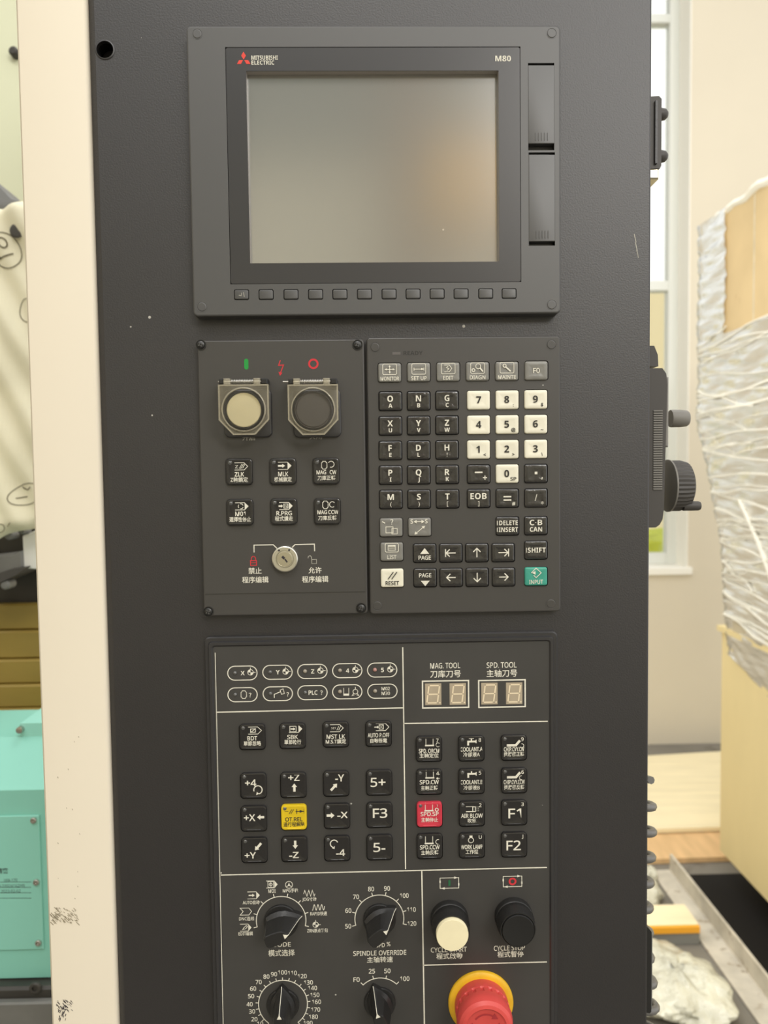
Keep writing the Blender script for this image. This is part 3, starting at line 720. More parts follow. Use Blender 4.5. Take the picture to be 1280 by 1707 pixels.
def kkey(x, y, n_, m):
    kY = KY-.0016; q = P(x, y, kY)
    if m not in KM:
        mb = MB(); w_, h_ = KW-.0007, KH-.0007; r_ = .0014
        rings = [[(xx, 0, zz) for xx, zz in rr(w_, h_, r_, 3)]]
        for i, yy in ((0, .0038), (.0003, .0044), (.0009, .0047), (.0030, .0044), (.0052, .0042)):
            rings.append([(xx, -yy, zz) for xx, zz in rr(w_-2*i, h_-2*i, max(r_-i, .0005), 3)])
        mb.loft(rings); KM[m] = mb.mesh('key', 50); KM[m].materials.append(M[m])
    ko = obj('key', KM[m], None, kb, (q.x, KY+.0030, q.z))
    yt = KY+.0030-.00478
    a = Art(yt, (x, y)); pm = 'print_dark' if m == 'key_white' else 'print'
    if n_ in ('MONITOR', 'SET UP', 'EDIT', 'DIAGN', 'MAINTE'):
        a.line([(-10, -14), (10, -14), (11.5, -12.5), (11.5, 2), (10, 3.5), (-10, 3.5), (-11.5, 2), (-11.5, -12.5)], 1, True)
        a.text(n_, 0, 10, 6, {'MONITOR': 31, 'SET UP': 26, 'EDIT': 17, 'DIAGN': 26, 'MAINTE': 30}[n_], .3)
        if n_ == 'MONITOR': a.line([(-8, -5.2), (8, -5.2)], 1.2); a.line([(0, -12), (0, 1.5)], 1.2); [a.poly([(sx*5, -7), (sx*9, -5.2), (sx*5, -3.4)]) for sx in (-1, 1)]; a.poly([(-1.8, -9), (0, -12.5), (1.8, -9)]); a.poly([(-1.8, -1.5), (0, 2), (1.8, -1.5)])
        if n_ == 'SET UP': a.line([(-8, -7.5), (-8, -2.5)], 1.1); a.line([(-8, -5), (8, -5)], 1); a.poly([(4, -6.8), (9, -5), (4, -3.2)]); a.line([(8.5, -7.5), (8.5, -2.5)], 1)
        if n_ == 'EDIT': a.line([(-6.5, -11), (2, -11), (6, -5.5), (2, 0), (-6.5, 0)], 1); a.line([(0, -9), (-3, -6.5), (1, -5), (-2, -2)], 1.1)
        if n_ == 'DIAGN': a.circle(1, -8.3, 4.2, 1.1, 14); a.line([(4, -5.5), (9, .5)], 2.2); a.circle(-7, -2, 2.4, 1.3, 10)
        if n_ == 'MAINTE': a.circle(-4, -8.6, 2.6, 1.4, 12); a.line([(-2, -6.6), (6, .5)], 2.4)
    elif n_ == 'F0': a.text('F0', 0, 0, 8, 11, .3)
    elif '/' in n_ and n_ != '/*' and len(n_) > 2:
        t1, t2 = n_.split('/'); a.text(t1, -.3, -4 if t1 != 'EOB' else -4, 10, 27 if t1 == 'EOB' else None, 1.0); a.text(t2, 0, 7.5, 6.8, None, .6)
    elif n_[0].isdigit():
        a.text(n_[0], -1 if len(n_) > 1 else 0, -.5, 11.5, None, 1.5)
        if n_[1:]: a.text(n_[1:].upper(), 10 if n_ != '0sp' else 10, 8.5, 5.5, 10 if n_ == '0sp' else None, .4)
    elif n_ == '-+': a.line([(-6.5, -3), (6.5, -3)], 2.4); a.line([(7, 6), (14, 6)], 1.6); a.line([(10.5, 2.5), (10.5, 9.5)], 1.6)
    elif n_ == '.,': a.fill(-2.3, -3, 2.3, 1.2); a.line([(10.5, 6), (9.5, 10)], 1.6)
    elif n_ == '=#': a.line([(-6.5, -2.6), (6.5, -2.6)], 2.3); a.line([(-6.5, 3), (6.5, 3)], 2.3); a.text('#', 10.5, 8.5, 6, None, .4)
    elif n_ == '/*': a.text('/', 0, -1, 11, None, 1); a.text('*', 10.5, 10, 9, None, .8)
    elif n_ == '?win': a.text('?', 1, -9, 8, None, .5); a.rect(-9, -1, 3, 9, 1); a.rect(1, 2, 10, 11, 1); a.line([(-15, -10), (-10, -7)], 1.6)
    elif n_ == 'S<>S': a.text('S', -13, -9.5, 6.5, None, .5); a.text('S', 11, -9.5, 6.5, None, .5); a.line([(-9, -9), (7, -9)], 1.1); a.poly([(-5, -12), (-10, -9), (-5, -6)]); a.poly([(3, -12), (8, -9), (3, -6)]); a.line([(-7, 11), (7, -.5)], 1.1); a.poly([(-9, 12.5), (-7.5, 7), (-3, 11.2)]); a.poly([(9, -2), (7, 3), (3, -1)])
    elif n_ == 'DELETE': a.text('DELETE', 1.8, -5.3, 7.6, 31, .7); a.text('INSERT', 1.6, 6, 7.6, 32, .7); a.line([(-17, -9), (-17, -1.5)], 1); a.line([(-17, 2.5), (-17, 9.5)], 1)
    elif n_ == 'C.B': a.text('C·B', 0, -5.3, 8.8, 21, .9); a.text('CAN', 0, 6, 7.4, 20.5, .8)
    elif n_ == 'LIST': a.line([(-9.5, -14), (9.5, -14), (11, -12.5), (11, -1), (9.5, .5), (-9.5, .5), (-11, -1), (-11, -12.5)], 1.1, True); a.rect(-6, -10.5, 6, -2.5, 1); a.fill(-6, -10.5, 6, -8.5); [a.line([(-5, -6.8+1.7*i), (5, -6.8+1.7*i)], .5) for i in range(2)]; a.text('LIST', 0, 9, 6.3, 15, .2)
    elif n_ == 'RESET': a.line([(-7, 2), (2, -10)], 1.4); a.line([(-1, 2), (8, -10)], 1.4); a.text('RESET', 0, 8.5, 6.3, 22.5, .35)
    elif n_ == 'INPUT': a.line([(-8, -6), (0, -14), (8.5, -6), (0, 2), (-4, -2)], 1.2); a.poly([(-7, -6), (-1, -9), (-1, -3)]); a.text('INPUT', 0, 9, 6.5, 23, .2)
    elif n_ == 'SHIFT': a.text('SHIFT', 1.3, 0, 8.2, 30, .8); a.line([(-16, -4), (-16, 4)], 1)
    elif n_ == 'PGUP': a.poly([(-7.5, 1.2), (0, -8.5), (7.5, 1.2)]); a.text('PAGE', 0, 7.6, 6.6, 20.5, .4)
    elif n_ == 'PGDN': a.poly([(-7.5, 5), (0, 14), (7.5, 5)]); a.text('PAGE', 0, -4.2, 6.6, 20.5, .4)
    else:
        L5 = 7.5
        def head(x1_, y1_, dx, dy): a.line([(x1_-dx*6-dy*6, y1_-dy*6-dx*6), (x1_, y1_), (x1_-dx*6+dy*6, y1_-dy*6+dx*6)], 1.7)
        if n_ == '|<': a.line([(-9, -6.5), (-9, 6.5)], 1.7); a.line([(-8, 0), (8, 0)], 1.7); head(-8, 0, -1, 0)
        if n_ == '>|': a.line([(9, -6.5), (9, 6.5)], 1.7); a.line([(-8, 0), (8, 0)], 1.7); head(8, 0, 1, 0)
        if n_ == 'LEFT': a.line([(-7, 0), (7.5, 0)], 1.7); head(-7.5, 0, -1, 0)
        if n_ == 'RIGHT': a.line([(-7.5, 0), (7, 0)], 1.7); head(7.5, 0, 1, 0)
        if n_ == 'UP': a.line([(0, 7.5), (0, -7)], 1.7); head(0, -7.5, 0, -1)
        if n_ == 'DOWN': a.line([(0, -7.5), (0, 7)], 1.7); head(0, 7.5, 0, 1)
    a.build('legend', M[pm], ko)
for r_ in KR: kkey(*r_)

# ------------------------------------------------------------------ operation panel (bottom)
OFY = -.0055
x0, x1, z0, _ = unit(348, 1057.5, 929.5, 1700, -.004)
z1 = P(637, 1057.5, -.004).z; z0 = P(637, 1960, -.004).z
oc = Vector(((x0+x1)/2, 0, (z0+z1)/2)); ow, oh = x1-x0, z1-z0
opp = thing('operation_panel', 'large black operation panel with white ruled lines, axis keys, dials and emergency stop', 'operation panel', (oc.x, 0, z0))
mb = MB(); px_ = mpp(640, 1300, -.005)
rings = []
for i, y in ((0, 0), (0, .0035), (.0007, .0043), (6.5*px_, .0043), (7.5*px_, .0062), (8.3*px_, .0066), (12.5*px_, .0066), (13.5*px_, .0062), (15*px_, .0054)):
    rings.append([(x, -y, z) for x, z in rr(ow-2*i, oh-2*i, max(.0035-i*.25, .001), 4)])
mb.loft(rings, True, False)
obj('frame', mb.mesh('frame', 35), M['frame_black'], opp, (oc.x, 0, oc.z))
opL = [((420.4, 1228.7), 'bdt'), ((487.7, 1227), 'sbk'), ((559.7, 1224.6), 'mst'), ((631, 1223.4), 'apo'),
       ((422.3, 1310), '+4'), ((489, 1309), '+z'), ((560.3, 1306.7), '-y'), ((632, 1305), '5+'),
       ((423, 1365), '+x'), ((489.8, 1363), 'ot'), ((561.6, 1360.7), '-x'), ((632.5, 1359), 'f3'),
       ((424, 1417.5), '+y'), ((490.7, 1416), '-z'), ((562, 1414.7), '-4'), ((632.7, 1413), '5-')]
opR = [((715, 1248.8), 'orc'), ((785.8, 1248), 'ca'), ((856.7, 1246.8), 'cw'),
       ((715.5, 1303.7), 'scw'), ((786, 1302.8), 'cb'), ((857, 1301.5), 'ccw'),
       ((716, 1358.3), 'sp'), ((786.5, 1356.8), 'air'), ((857, 1355), 'f1'),
       ((716.3, 1411), 'sccw'), ((786.5, 1409.8), 'lamp'), ((857, 1408.4), 'f2')]
holes = []
for (px, py), n_ in opL+opR:
    q = P(px, py, OFY); holes.append(rr(KS*.985, KS*.985, .0026, 4, q.x-oc.x, q.z-oc.z))
ins = 15*px_
mb = MB(); plate(mb, [rr(ow-2*ins, oh-2*ins, .001, 2)]+holes, OFY, OFY+.0006)
obj('faceplate', mb.mesh('faceplate', recalc=False), M['faceplate'], opp, (oc.x, 0, oc.z))
PY = OFY-.0001
def rule(pts, wd=1.9): Art(PY).line(pts, wd).build('ruled_line', M['print'], opp)
rule([(358.5, 1088), (360.8, 1187), (366.5, 1458), (372, 1710)], 1.1)
rule([(671.2, 1079), (673, 1206), (676, 1449)]); rule([(361.5, 1187.3), (672, 1180)]); rule([(673, 1206), (913, 1202.5)])
rule([(368, 1458.7), (911.5, 1446)]); rule([(703, 1452), (707.5, 1720)], 2.1); rule([(705.5, 1609), (911.5, 1603.5)])

def qmark(a, cx, cy):                                # quartered reference disc
    a.circle(cx, cy, 4.7, .9, 16); a.line([(cx, cy-8), (cx, cy-4)], .9); a.line([(cx+4, cy), (cx+8.5, cy)], .9)
    for a0 in (90, 270): a.poly([(cx, cy)]+[(cx+4.7*math.cos(math.radians(a0+90*i/5)), cy-4.7*math.sin(math.radians(a0+90*i/5))) for i in range(6)])
ov = [((404, 1122), 'X'), ((462.5, 1120.6), 'Y'), ((520.6, 1119.2), 'Z'), ((578.8, 1117.9), '4'), ((637, 1116.8), '5'),
      ((404.3, 1158), 'd'), ((463, 1156.4), 'arm'), ((520.8, 1154.6), 'plc'), ((578.8, 1153.2), 'sp'), ((637.4, 1152.2), 'm')]
for i, ((px, py), t) in enumerate(ov):
    a = Art(PY, (px, py)); hw, hh = 24.5, 11.8
    pts = [(hw-hh+hh*math.cos(math.radians(90-180*j/12)), -hh*math.sin(math.radians(90-180*j/12))) for j in range(13)]
    a.line(pts+[(-x, -y) for x, y in pts], 1.5, True)
    if len(t) == 1 and t != 'd' and t != 'm': a.text(t, .5 if i > 0 else .5, 0, 7.2, None, .6); qmark(a, 13.5, -1)
    if t == 'd': drum(a, 2, 0); a.text('?', 12.5, 1, 7, None, .4)
    if t == 'arm': a.line([(-6, 7), (-6, 1), (5, -3.5)], 1.3); a.line([(4, -6), (6, 1), (11, 0), (9, -8)], 1, True); a.text('?', 16.5, 1.5, 6.5, None, .4)
    if t == 'plc': a.text('PLC', 1, 0, 6.8, 15, .4); a.text('?', 15, 0.5, 6.8, None, .4)
    if t == 'sp': a.line([(-6, -6.5), (-6, 4), (2.5, 4), (2.5, -6.5)], .9); a.fill(-6.5, 3, 3, 6.5); a.circle(13.5, 0, 4, 1, 12); a.line([(13.5, -8), (13.5, -4)], 1); a.line([(10.5, 3), (8, 6.5), (11.5, 5.5)], 1); a.line([(16.5, 3), (19, 6.5), (15.5, 5.5)], 1)
    if t == 'm': a.text('M02', 5.5, -4.2, 5.4, 14, .2); a.text('M30', 5.5, 3.6, 5.4, 14, .2)
    lg = a.build('indicator_outline', M['print'], opp)
    lamp(opp, px-12.2, py-.3, OFY, 3.3, M['led_red'] if t == '5' else (M['led_pale'] if t in 'Z4m' or t == 'sp' else M['led']))
# tool number windows
for bx0, bx1, dg in ((703.3, 782, (722, 763)), (797, 876.3, (815.7, 857))):
    a = Art(PY, ((bx0+bx1)/2, 1157.3 if bx0 < 750 else 1156.2)); hw = (bx1-bx0)/2-1
    a.rect(-hw, -22.6, hw, 22.6, 2.2); a.build('window_border', M['print'], opp)
    for d in dg:
        cy_ = 1157.3-(d-722)*.012
        dgo = Art(PY, (d, cy_)).fill(-13.6, -18.2, 13.6, 18.2).build('digit_window', M['seg_bg'], opp)
        a = Art(PY-.00006, (d, cy_)); sl = .13
        g = lambda x, y: (x-sl*y, y)
        for s_ in (((-7.5, -14.5), (7.5, -14.5)), ((-7.5, 0), (7.5, 0)), ((-7.5, 14.5), (7.5, 14.5)), ((-8.8, -13.5), (-8.8, -1)), ((8.8, -13.5), (8.8, -1)), ((-8.8, 1), (-8.8, 13.5)), ((8.8, 1), (8.8, 13.5))):
            a.line([g(*s_[0]), g(*s_[1])], 2.2)
        a.disc(11, 14.5, 1.3); a.build('segment', M['seg'], dgo)
for px, py, t, w_, h_ in ((742, 1109.5, 'MAG. TOOL', 50, 9), (742.5, 1123.6, '刀库刀号', 51, 11.5), (836, 1108.6, 'SPD. TOOL', 50, 9), (836.5, 1122.6, '主轴刀号', 51, 11.5)):
    Art(PY, (px, py)).text(t, 0, 0, h_, w_, .25).build('legend', M['print'], opp)

# keys of the operation panel
def l2(a, t1, t2, w1, w2, y1=4, y2=13, h1=6.8, h2=7.2): a.text(t1, 0, y1, h1, w1, .5); a.text(t2, 0, y2, h2, w2, .3)
def spindle(a, x, y, hook):
    a.line([(x-6, y-9), (x-6, y+4)], .9); a.line([(x+6, y-9), (x+6, y+4)], .9); a.fill(x-7.5, y+3.2, x+7.5, y+5.6)
    if hook == 'o': a.arc(x+14, y+3.5, 3.4, 200, -140, .8, 12)
    if hook == 'cw': a.arc(x+14, y+2, 4, 110, -100, 1, 10); a.poly([(x+10, y+5), (x+14, y+3.5), (x+13, y+8)])
    if hook == 'ccw': a.arc(x+15, y+2, 4, 70, 280, 1, 10)
    if hook == 'sp': a.circle(x+13, y+3, 2.6, 1.3, 12)
def tap(a, x, y): a.fill(x-5, y-3, x+8, y); a.fill(x-6, y-3, x-3, y+5); a.fill(x, y-8, x+2, y-3); a.fill(x-3, y-8, x+5, y-6); a.fill(x+8, y-4.5, x+9.5, y+1.5)
def conv(a, x, y): a.line([(x-12, y+3), (x+3, y+3), (x+10, y-5)], 4); [a.line([(x-10+3*i, y+1), (x-10+3*i, y+5)], .4) for i in range(4)]
def chook(a, x, y, cw): a.arc(x, y, 3.4, 100, -120, .9, 9) if cw else a.arc(x, y, 3.4, 80, 290, .9, 9)
def num(a, t): a.text(t, 14, -14.5, 6, None, .2)
def lg(n_, a):
    if n_ == 'bdt': tagshape(a, 4.5, -11, False); a.rect(-2.5, -13.8, 5.5, -8.2, 1.1); a.line([(-3, -7.5), (6, -14.5)], 1); l2(a, 'BDT', '單節忽略', 16.5, 29, 2, 11)
    if n_ == 'sbk': tagshape(a, 5, -12, True); a.rect(-4.5, -16.5, 6, -7.5, 1); a.arrow(-3, -12, 5, -12, 2.2, 5, 3.5); l2(a, 'SBK', '單節執行', 18, 28, 1.5, 10.3)
    if n_ == 'mst': tagshape(a, 1.5, -11, False, 1.0); a.text('SET', -3.5, -11, 3.2, 8); [a.line([(2+3*i, -7.5), (5+3*i, -14)], .9) for i in range(2)]; l2(a, 'MST LK', 'M.S.T鎖定', 31, 34, 3.3, 11.7)
    if n_ == 'apo': tagshape(a, 6.5, -11.5, False); a.arrow(-7, -11.5, 1, -11.5, 1.6, 4.5, 3.5); a.rect(1, -15.5, 8, -8, 1); a.line([(2, -9), (7, -14.5)], .5); a.line([(2, -14.5), (7, -9)], .5); l2(a, 'AUTO P.OFF', '自動斷電', 36.5, 28, 2.2, 11.5)
    if n_ == '+4': a.text('+4', -4.5, -5, 11, 19, .5); a.arc(7.5, 7, 7, 200, -80, 1.7, 16); a.poly([(5.5, 10.5), (9.5, 13.5), (4.5, 16)])
    if n_ == '+z': a.text('+Z', 1, -13, 11, 19, .5); a.arrow(1.5, 11, 1.5, -3, 4, 9, 6)
    if n_ == '-y': a.text('-Y', 6, -10, 11.5, 15, .5); a.arrow(-9, 11, 1.5, -.5, 4, 9, 6)
    if n_ == '5+': a.text('5+', -2, -1, 15, 25, .5)
    if n_ == '+x': a.text('+X', -7, -2, 11, 19, .5); a.arrow(18, -2.5, 5.5, -2.5, 4, 9, 5.5)
    if n_ == 'ot':
        a.line([(-15, -11), (-9, -11)], .55); a.line([(-8, -6.5), (-3, -14)], 1); a.line([(-5, -6.5), (0, -14)], 1); a.line([(3, -10.5), (17, -10.5)], 1.1); a.line([(5, -14.5), (5, -6.5)], 1.1); a.poly([(10, -13), (16, -10.5), (10, -8)]); a.line([(17, -14.5), (17, -6.5)], .55)
        l2(a, 'OT.REL', '過行程解除', 29, 35, 2.8, 11.5)
    if n_ == '-x': a.arrow(-18, -1.5, -4, -1.5, 4.2, 10, 6); a.text('-X', 9.5, -2, 10.5, 18, .5)
    if n_ == 'f3': a.text('F3', 1, -3.5, 15.5, 24, .5)
    if n_ == '+y': a.text('+Y', -7, 8.5, 10.5, 19, .5); a.arrow(11.5, -12, 1, 0, 4, 9, 6)
    if n_ == '-z': a.arrow(1.5, -15, 1.5, -1, 4, 9, 6); a.text('-Z', -1, 9.5, 10, 16, .5)
    if n_ == '-4': a.arc(-5, -8.5, 6.3, 20, 250, 1.6, 16); a.poly([(-9, -1), (-4, -4.5), (-4.5, .5)]); a.text('-4', 5.5, 7, 11, 15, .5)
    if n_ == '5-': a.text('5-', -.5, -.5, 15, 20, .5)
    if n_ == 'orc': spindle(a, 1, -10.5, 'o'); num(a, '7'); l2(a, 'SPD. ORCM', '主軸定位', 34, 32, 3, 11)
    if n_ == 'ca': tap(a, -1, -10.5); num(a, '8'); l2(a, 'COOLANT.A', '冷卻液A', 37, 28, 1, 10)
    if n_ == 'cw': conv(a, 0, -7.5); num(a, '9'); chook(a, 13, -3.5, True); l2(a, 'CHIP.CVY.CW', '捲屑機正轉', 34, 34, 2, 10.5)
    if n_ == 'scw': spindle(a, 1, -11.5, 'cw'); num(a, '4'); l2(a, 'SPD.CW', '主軸正轉', 32, 28, 0, 10)
    if n_ == 'cb': tap(a, -1, -11.5); num(a, '5'); l2(a, 'COOLANT.B', '冷卻液B', 37, 27, 1, 10.5)
    if n_ == 'ccw': conv(a, 0, -9); num(a, '6'); chook(a, 12, -5, False); l2(a, 'CHIP.CVY.CCW', '捲屑機反轉', 35, 34, 2, 11)
    if n_ == 'sp': spindle(a, -1, -11.5, 'sp'); a.text('1', 12.5, -16, 5); l2(a, 'SPD.SP', '主軸停止', 30, 28, -1.5, 8.5)
    if n_ == 'air': a.line([(3, -12.5), (-10, -12.5)], .9); a.line([(-10, -4), (3, -4)], 1.6); a.rect(1.5, -12, 6, -4, 1.3); [a.line([(8+2.5*j, -11.5+3.2*i), (9.2+2.5*j, -11.5+3.2*i)], .9) for i in range(3) for j in range(2)]; num(a, '2'); l2(a, 'AIR BLOW', '吹氣', 36, 14, 3, 11.5)
    if n_ == 'f1': a.text('F1', 1, 1, 16, 21.5, .55); num(a, '3')
    if n_ == 'sccw': spindle(a, -1, -9.5, 'ccw'); l2(a, 'SPD.CCW', '主軸反轉', 33, 29, 1.3, 10.5)
    if n_ == 'lamp': a.circle(-1.5, -9.5, 4.4, 1, 14); a.fill(-4, -17.5, 1, -14.5); a.line([(-3.5, -14), (-4.3, -12)], 1); a.line([(.5, -14), (1.3, -12)], 1); num(a, 'U'); l2(a, 'WORK LAMP', '工作燈', 36, 21, 2, 10.5)
    if n_ == 'f2': a.text('F2', -1, 1, 16, 24, .55); num(a, 'J')
for (p_, n_) in opL+opR:
    mk = {'ot': 'key_yellow', 'sp': 'key_red'}.get(n_, 'key_op')
    op_key(p_[0], p_[1], opp, OFY, mk, (lambda nm: (lambda a: lg(nm, a)))(n_), {'ot': 'yellow key', 'sp': 'red key'}.get(n_), 'print_dark' if n_ == 'ot' else 'print')

# rotary dials
def dial(px, py, ang, scale=1.0, lab=None):
    """ang: where the nose points, degrees counter-clockwise from right"""
    q = P(px, py, OFY); k = mpp(px, py, OFY)*scale; ca, sa = math.cos(math.radians(ang)), math.sin(math.radians(ang))
    rot = lambda pts, y: [((x*ca-z*sa)*k, -y, (x*sa+z*ca)*k) for x, z in pts]
    base = [(36, 0), (33, 3.5), (24, 11), (14, 17.5), (4, 20.5), (-8, 20.5), (-18, 18), (-23, 11), (-24.5, 0)]
    base = base+[(x, -z) for x, z in base[-2:0:-1]]
    mid = [(31, 0), (29.5, 2.4), (22, 7.5), (13, 12.5), (4, 15), (-8, 15.5), (-17, 14.5), (-22, 9), (-23, 0)]
    mid = mid+[(x, -z) for x, z in mid[-2:0:-1]]
    top = [(17.5, 0), (16.5, 2), (13, 5), (9, 8.6), (2, 10), (-8, 10.5), (-17, 10), (-20.5, 7), (-21, 0)]
    top = top+[(x, -z) for x, z in top[-2:0:-1]]
    mb = MB().loft([rot(base, 0), rot(base, .004), rot(mid, .0065), rot([(x*.99, z*.99) for x, z in top], .0205), rot([(x*.93, z*.9) for x, z in top], .0212)])
    d_ = obj('dial', mb.mesh('dial', 18), M['rubber'], opp, q)
    if lab: d_['label'] = lab
    def rib(pts, w_):                                # a stripe up the nose and onto the top
        vs_, fs_ = [], []
        for x, y, hw_ in pts: vs_ += [((x*ca-s_*hw_*sa)*k, -y, (x*sa+s_*hw_*ca)*k) for s_ in (-1, 1)]
        for i in range(len(pts)-1): fs_.append((2*i, 2*i+1, 2*i+3, 2*i+2))
        return MB().add(vs_, fs_)
    pm = rib([(36.3, .0040, .45), (31.3, .0067, .45), (17.6, .02075, .5), (16.2, .02145, .7), (10, .02145, 4.0)], 1)
    obj('pointer', pm.mesh('pointer', recalc=False), M['print'], d_, q)
    obj('skirt', MB().lathe([(27*k, 0), (27*k, .0015), (26*k, .0022), (.3*k, .0022)], 36).mesh('skirt', 30), M['rubber'], d_, q)
    return d_
def scale_arc(px, py, r, a0, a1, ticks, tl=6):
    a = Art(PY, (px, py)); a.arc(0, 0, r, a0, a1, 1.4, 44)
    for t in ticks: a.line([((r-.5)*math.cos(math.radians(t)), -(r-.5)*math.sin(math.radians(t))), ((r+tl)*math.cos(math.radians(t)), -(r+tl)*math.sin(math.radians(t)))], 1.3)
    a.build('scale', M['print'], opp)
def lab(t, px, py, h=7, w_=None, b=.25): Art(PY, (px, py)).text(t, 0, 0, h, w_, b).build('scale_label', M['print'], opp)
tk = [194-29.7*i for i in range(8)]
scale_arc(468.6, 1534.5, 41.3, 194, -14, tk); dial(468.8, 1535, 20, 1.06)
scale_arc(632.3, 1531.7, 40.8, 195, -14, [t+.3 for t in tk]); dial(632.5, 1532, 40)
scale_arc(471.7, 1673.5, 40.8, 233, -53, [90+14.3*i for i in range(-10, 11)], 5); dial(471.7, 1673.5, 91)
scale_arc(633.5, 1669, 40, 134, 46, [134, 105, 75.5, 46], 5.5); dial(633, 1670, 108, .97)
for t, x, y in (('50', 580.3, 1544), ('60', 580.5, 1518), ('70', 593.3, 1495), ('80', 618.4, 1482), ('90', 645, 1481), ('100', 673.8, 1493), ('110', 685.7, 1516.2), ('120', 686.5, 1539.5)): lab(t, x, y, 7.6, 14.5 if len(t) == 3 else 10)
for t, x, y in (('10', 433.5, 1706.5), ('20', 424, 1699), ('30', 420, 1686), ('40', 416, 1674), ('50', 418.5, 1660.5), ('60', 421.8, 1648), ('70', 431, 1637), ('80', 444, 1628), ('90', 456.7, 1624), ('100', 471, 1621), ('110', 487.3, 1622), ('120', 503.7, 1627.3), ('130', 514, 1637.8), ('140', 521, 1647), ('150', 524.8, 1658.5), ('160', 527.5, 1670), ('170', 526, 1683), ('180', 522.3, 1695), ('190', 513.5, 1705.5)): lab(t, x, y, 7.2, 15 if len(t) == 3 else 10.2)
for t, x, y in (('F0', 594.3, 1633), ('25', 619.8, 1619), ('50', 645.6, 1618.5), ('100', 674.6, 1631.5)): lab(t, x, y, 7.6, 15.5 if len(t) == 3 else 10.5)
for t, x, y, w_, h_ in (('EDIT编辑', 409.5, 1556.5, 24, 6.5), ('DNC连线', 411, 1531.5, 25, 6.5), ('AUTO自动', 418.5, 1504.5, 28, 6.5), ('MDI', 453.2, 1485.3, 12, 6), ('MPG手轮', 484, 1484.6, 25.5, 6.5), ('JOG寸动', 515.5, 1499, 23.5, 6.5), ('RAPID快速', 531, 1523, 28, 6.5), ('ZRN原点复归', 529, 1551.3, 34, 6.5)): lab(t, x, y, h_, w_)
a = Art(PY, (409.5, 1546.3)); tagshape(a, 0, 0, True, .85); a.line([(-5, 3), (-3, 0), (1, -3.5), (3, -2), (0, 2)], 1, True); a.build('mode_icon', M['print'], opp)
a = Art(PY, (409.8, 1519.5)); a.line([(-9.5, -6), (5, -6), (9.5, 0), (5, 6), (-9.5, 6), (-4.5, 0)], 1, True); a.build('mode_icon', M['print'], opp)
a = Art(PY, (422.5, 1492.5)); tagshape(a, 0, 0, True, .92); a.arrow(-8, 0, 2, 0, 2, 5.5, 4); a.build('mode_icon', M['print'], opp)
a = Art(PY, (453, 1474.3)); tagshape(a, 0, 0, True, .85); a.rect(-6.5, -5, 3, 5, .9); a.circle(-1.8, 0, 2.6, 1, 8); a.line([(-1.8, -3.5), (-1.8, 3.5)], .9); a.build('mode_icon', M['print'], opp)
a = Art(PY, (481.6, 1475)); a.circle(0, 0, 5.9, 1, 20); a.poly([(0, -4), (1.8, 1), (-1.8, 1)]); [a.line([(0, 1), (4.6*math.cos(t), 1+4.6*math.sin(t)*.8)], 1.2) for t in (.5, 2.64)]; a.build('mode_icon', M['print'], opp)
a = Art(PY, (515.5, 1489)); a.line([(-9.5, 1), (-7.5, -5), (-4, 5), (-.8, -5), (2.2, 5), (5, -5), (8, 5), (9.5, 1)], 1); a.build('mode_icon', M['print'], opp)
a = Art(PY, (530.7, 1512.5)); a.line([(-10.5+21*i/40, -4.8*math.cos(2*math.pi*3.4*i/40+2.6)) for i in range(41)], 1); a.build('mode_icon', M['print'], opp)
a = Art(PY, (526, 1541.5)); qmark(a, 0, 0); a.build('mode_icon', M['print'], opp)
for t, x, y, w_, h_ in (('MODE', 468.5, 1574.5, 32.5, 7.4), ('模式选择', 469.3, 1588.7, 44, 10.5), ('SPD', 634, 1575.5, 15, 7), ('%', 647.6, 1573.5, 6.5, 7.5), ('SPINDLE OVERRIDE', 633, 1588.5, 88.5, 8), ('主轴转速', 633.2, 1599.7, 43, 9.5),
                        ('CYCLE START', 748, 1583, 60, 8), ('程式啟動', 749, 1593.8, 43.5, 9.8), ('CYCLE STOP', 849, 1580.3, 52, 8), ('程式暫停', 850.8, 1590.8, 43.5, 9.8)): Art(PY, (x, y)).text(t, 0, 0, h_, w_, .3).build('legend', M['print'], opp)
for cx_, cy_, off in ((749, 1472, 0), (854.2, 1469.3, 1)):
    a = Art(PY, (cx_, cy_)); a.rect(-15.5, -8.8, 15.5, 8.8, 1.1); a.poly([(8, -11), (14, -8.8), (8, -6.8)]); a.poly([(-8, 11), (-14, 8.8), (-8, 6.8)]); a.fill(-16.6, -4.5, -14.4, -.5); a.fill(14.4, .5, 16.6, 4.5); fo = a.build('cycle_mark', M['print'], opp)
    a = Art(PY-.0001, (cx_, cy_))
    if off: a.circle(0, 0, 5, 3)
    else: a.fill(-1.8, -5, 1.8, 5)
    a.build('cycle_symbol', M['print_red'] if off else M['print_dgreen'], fo)
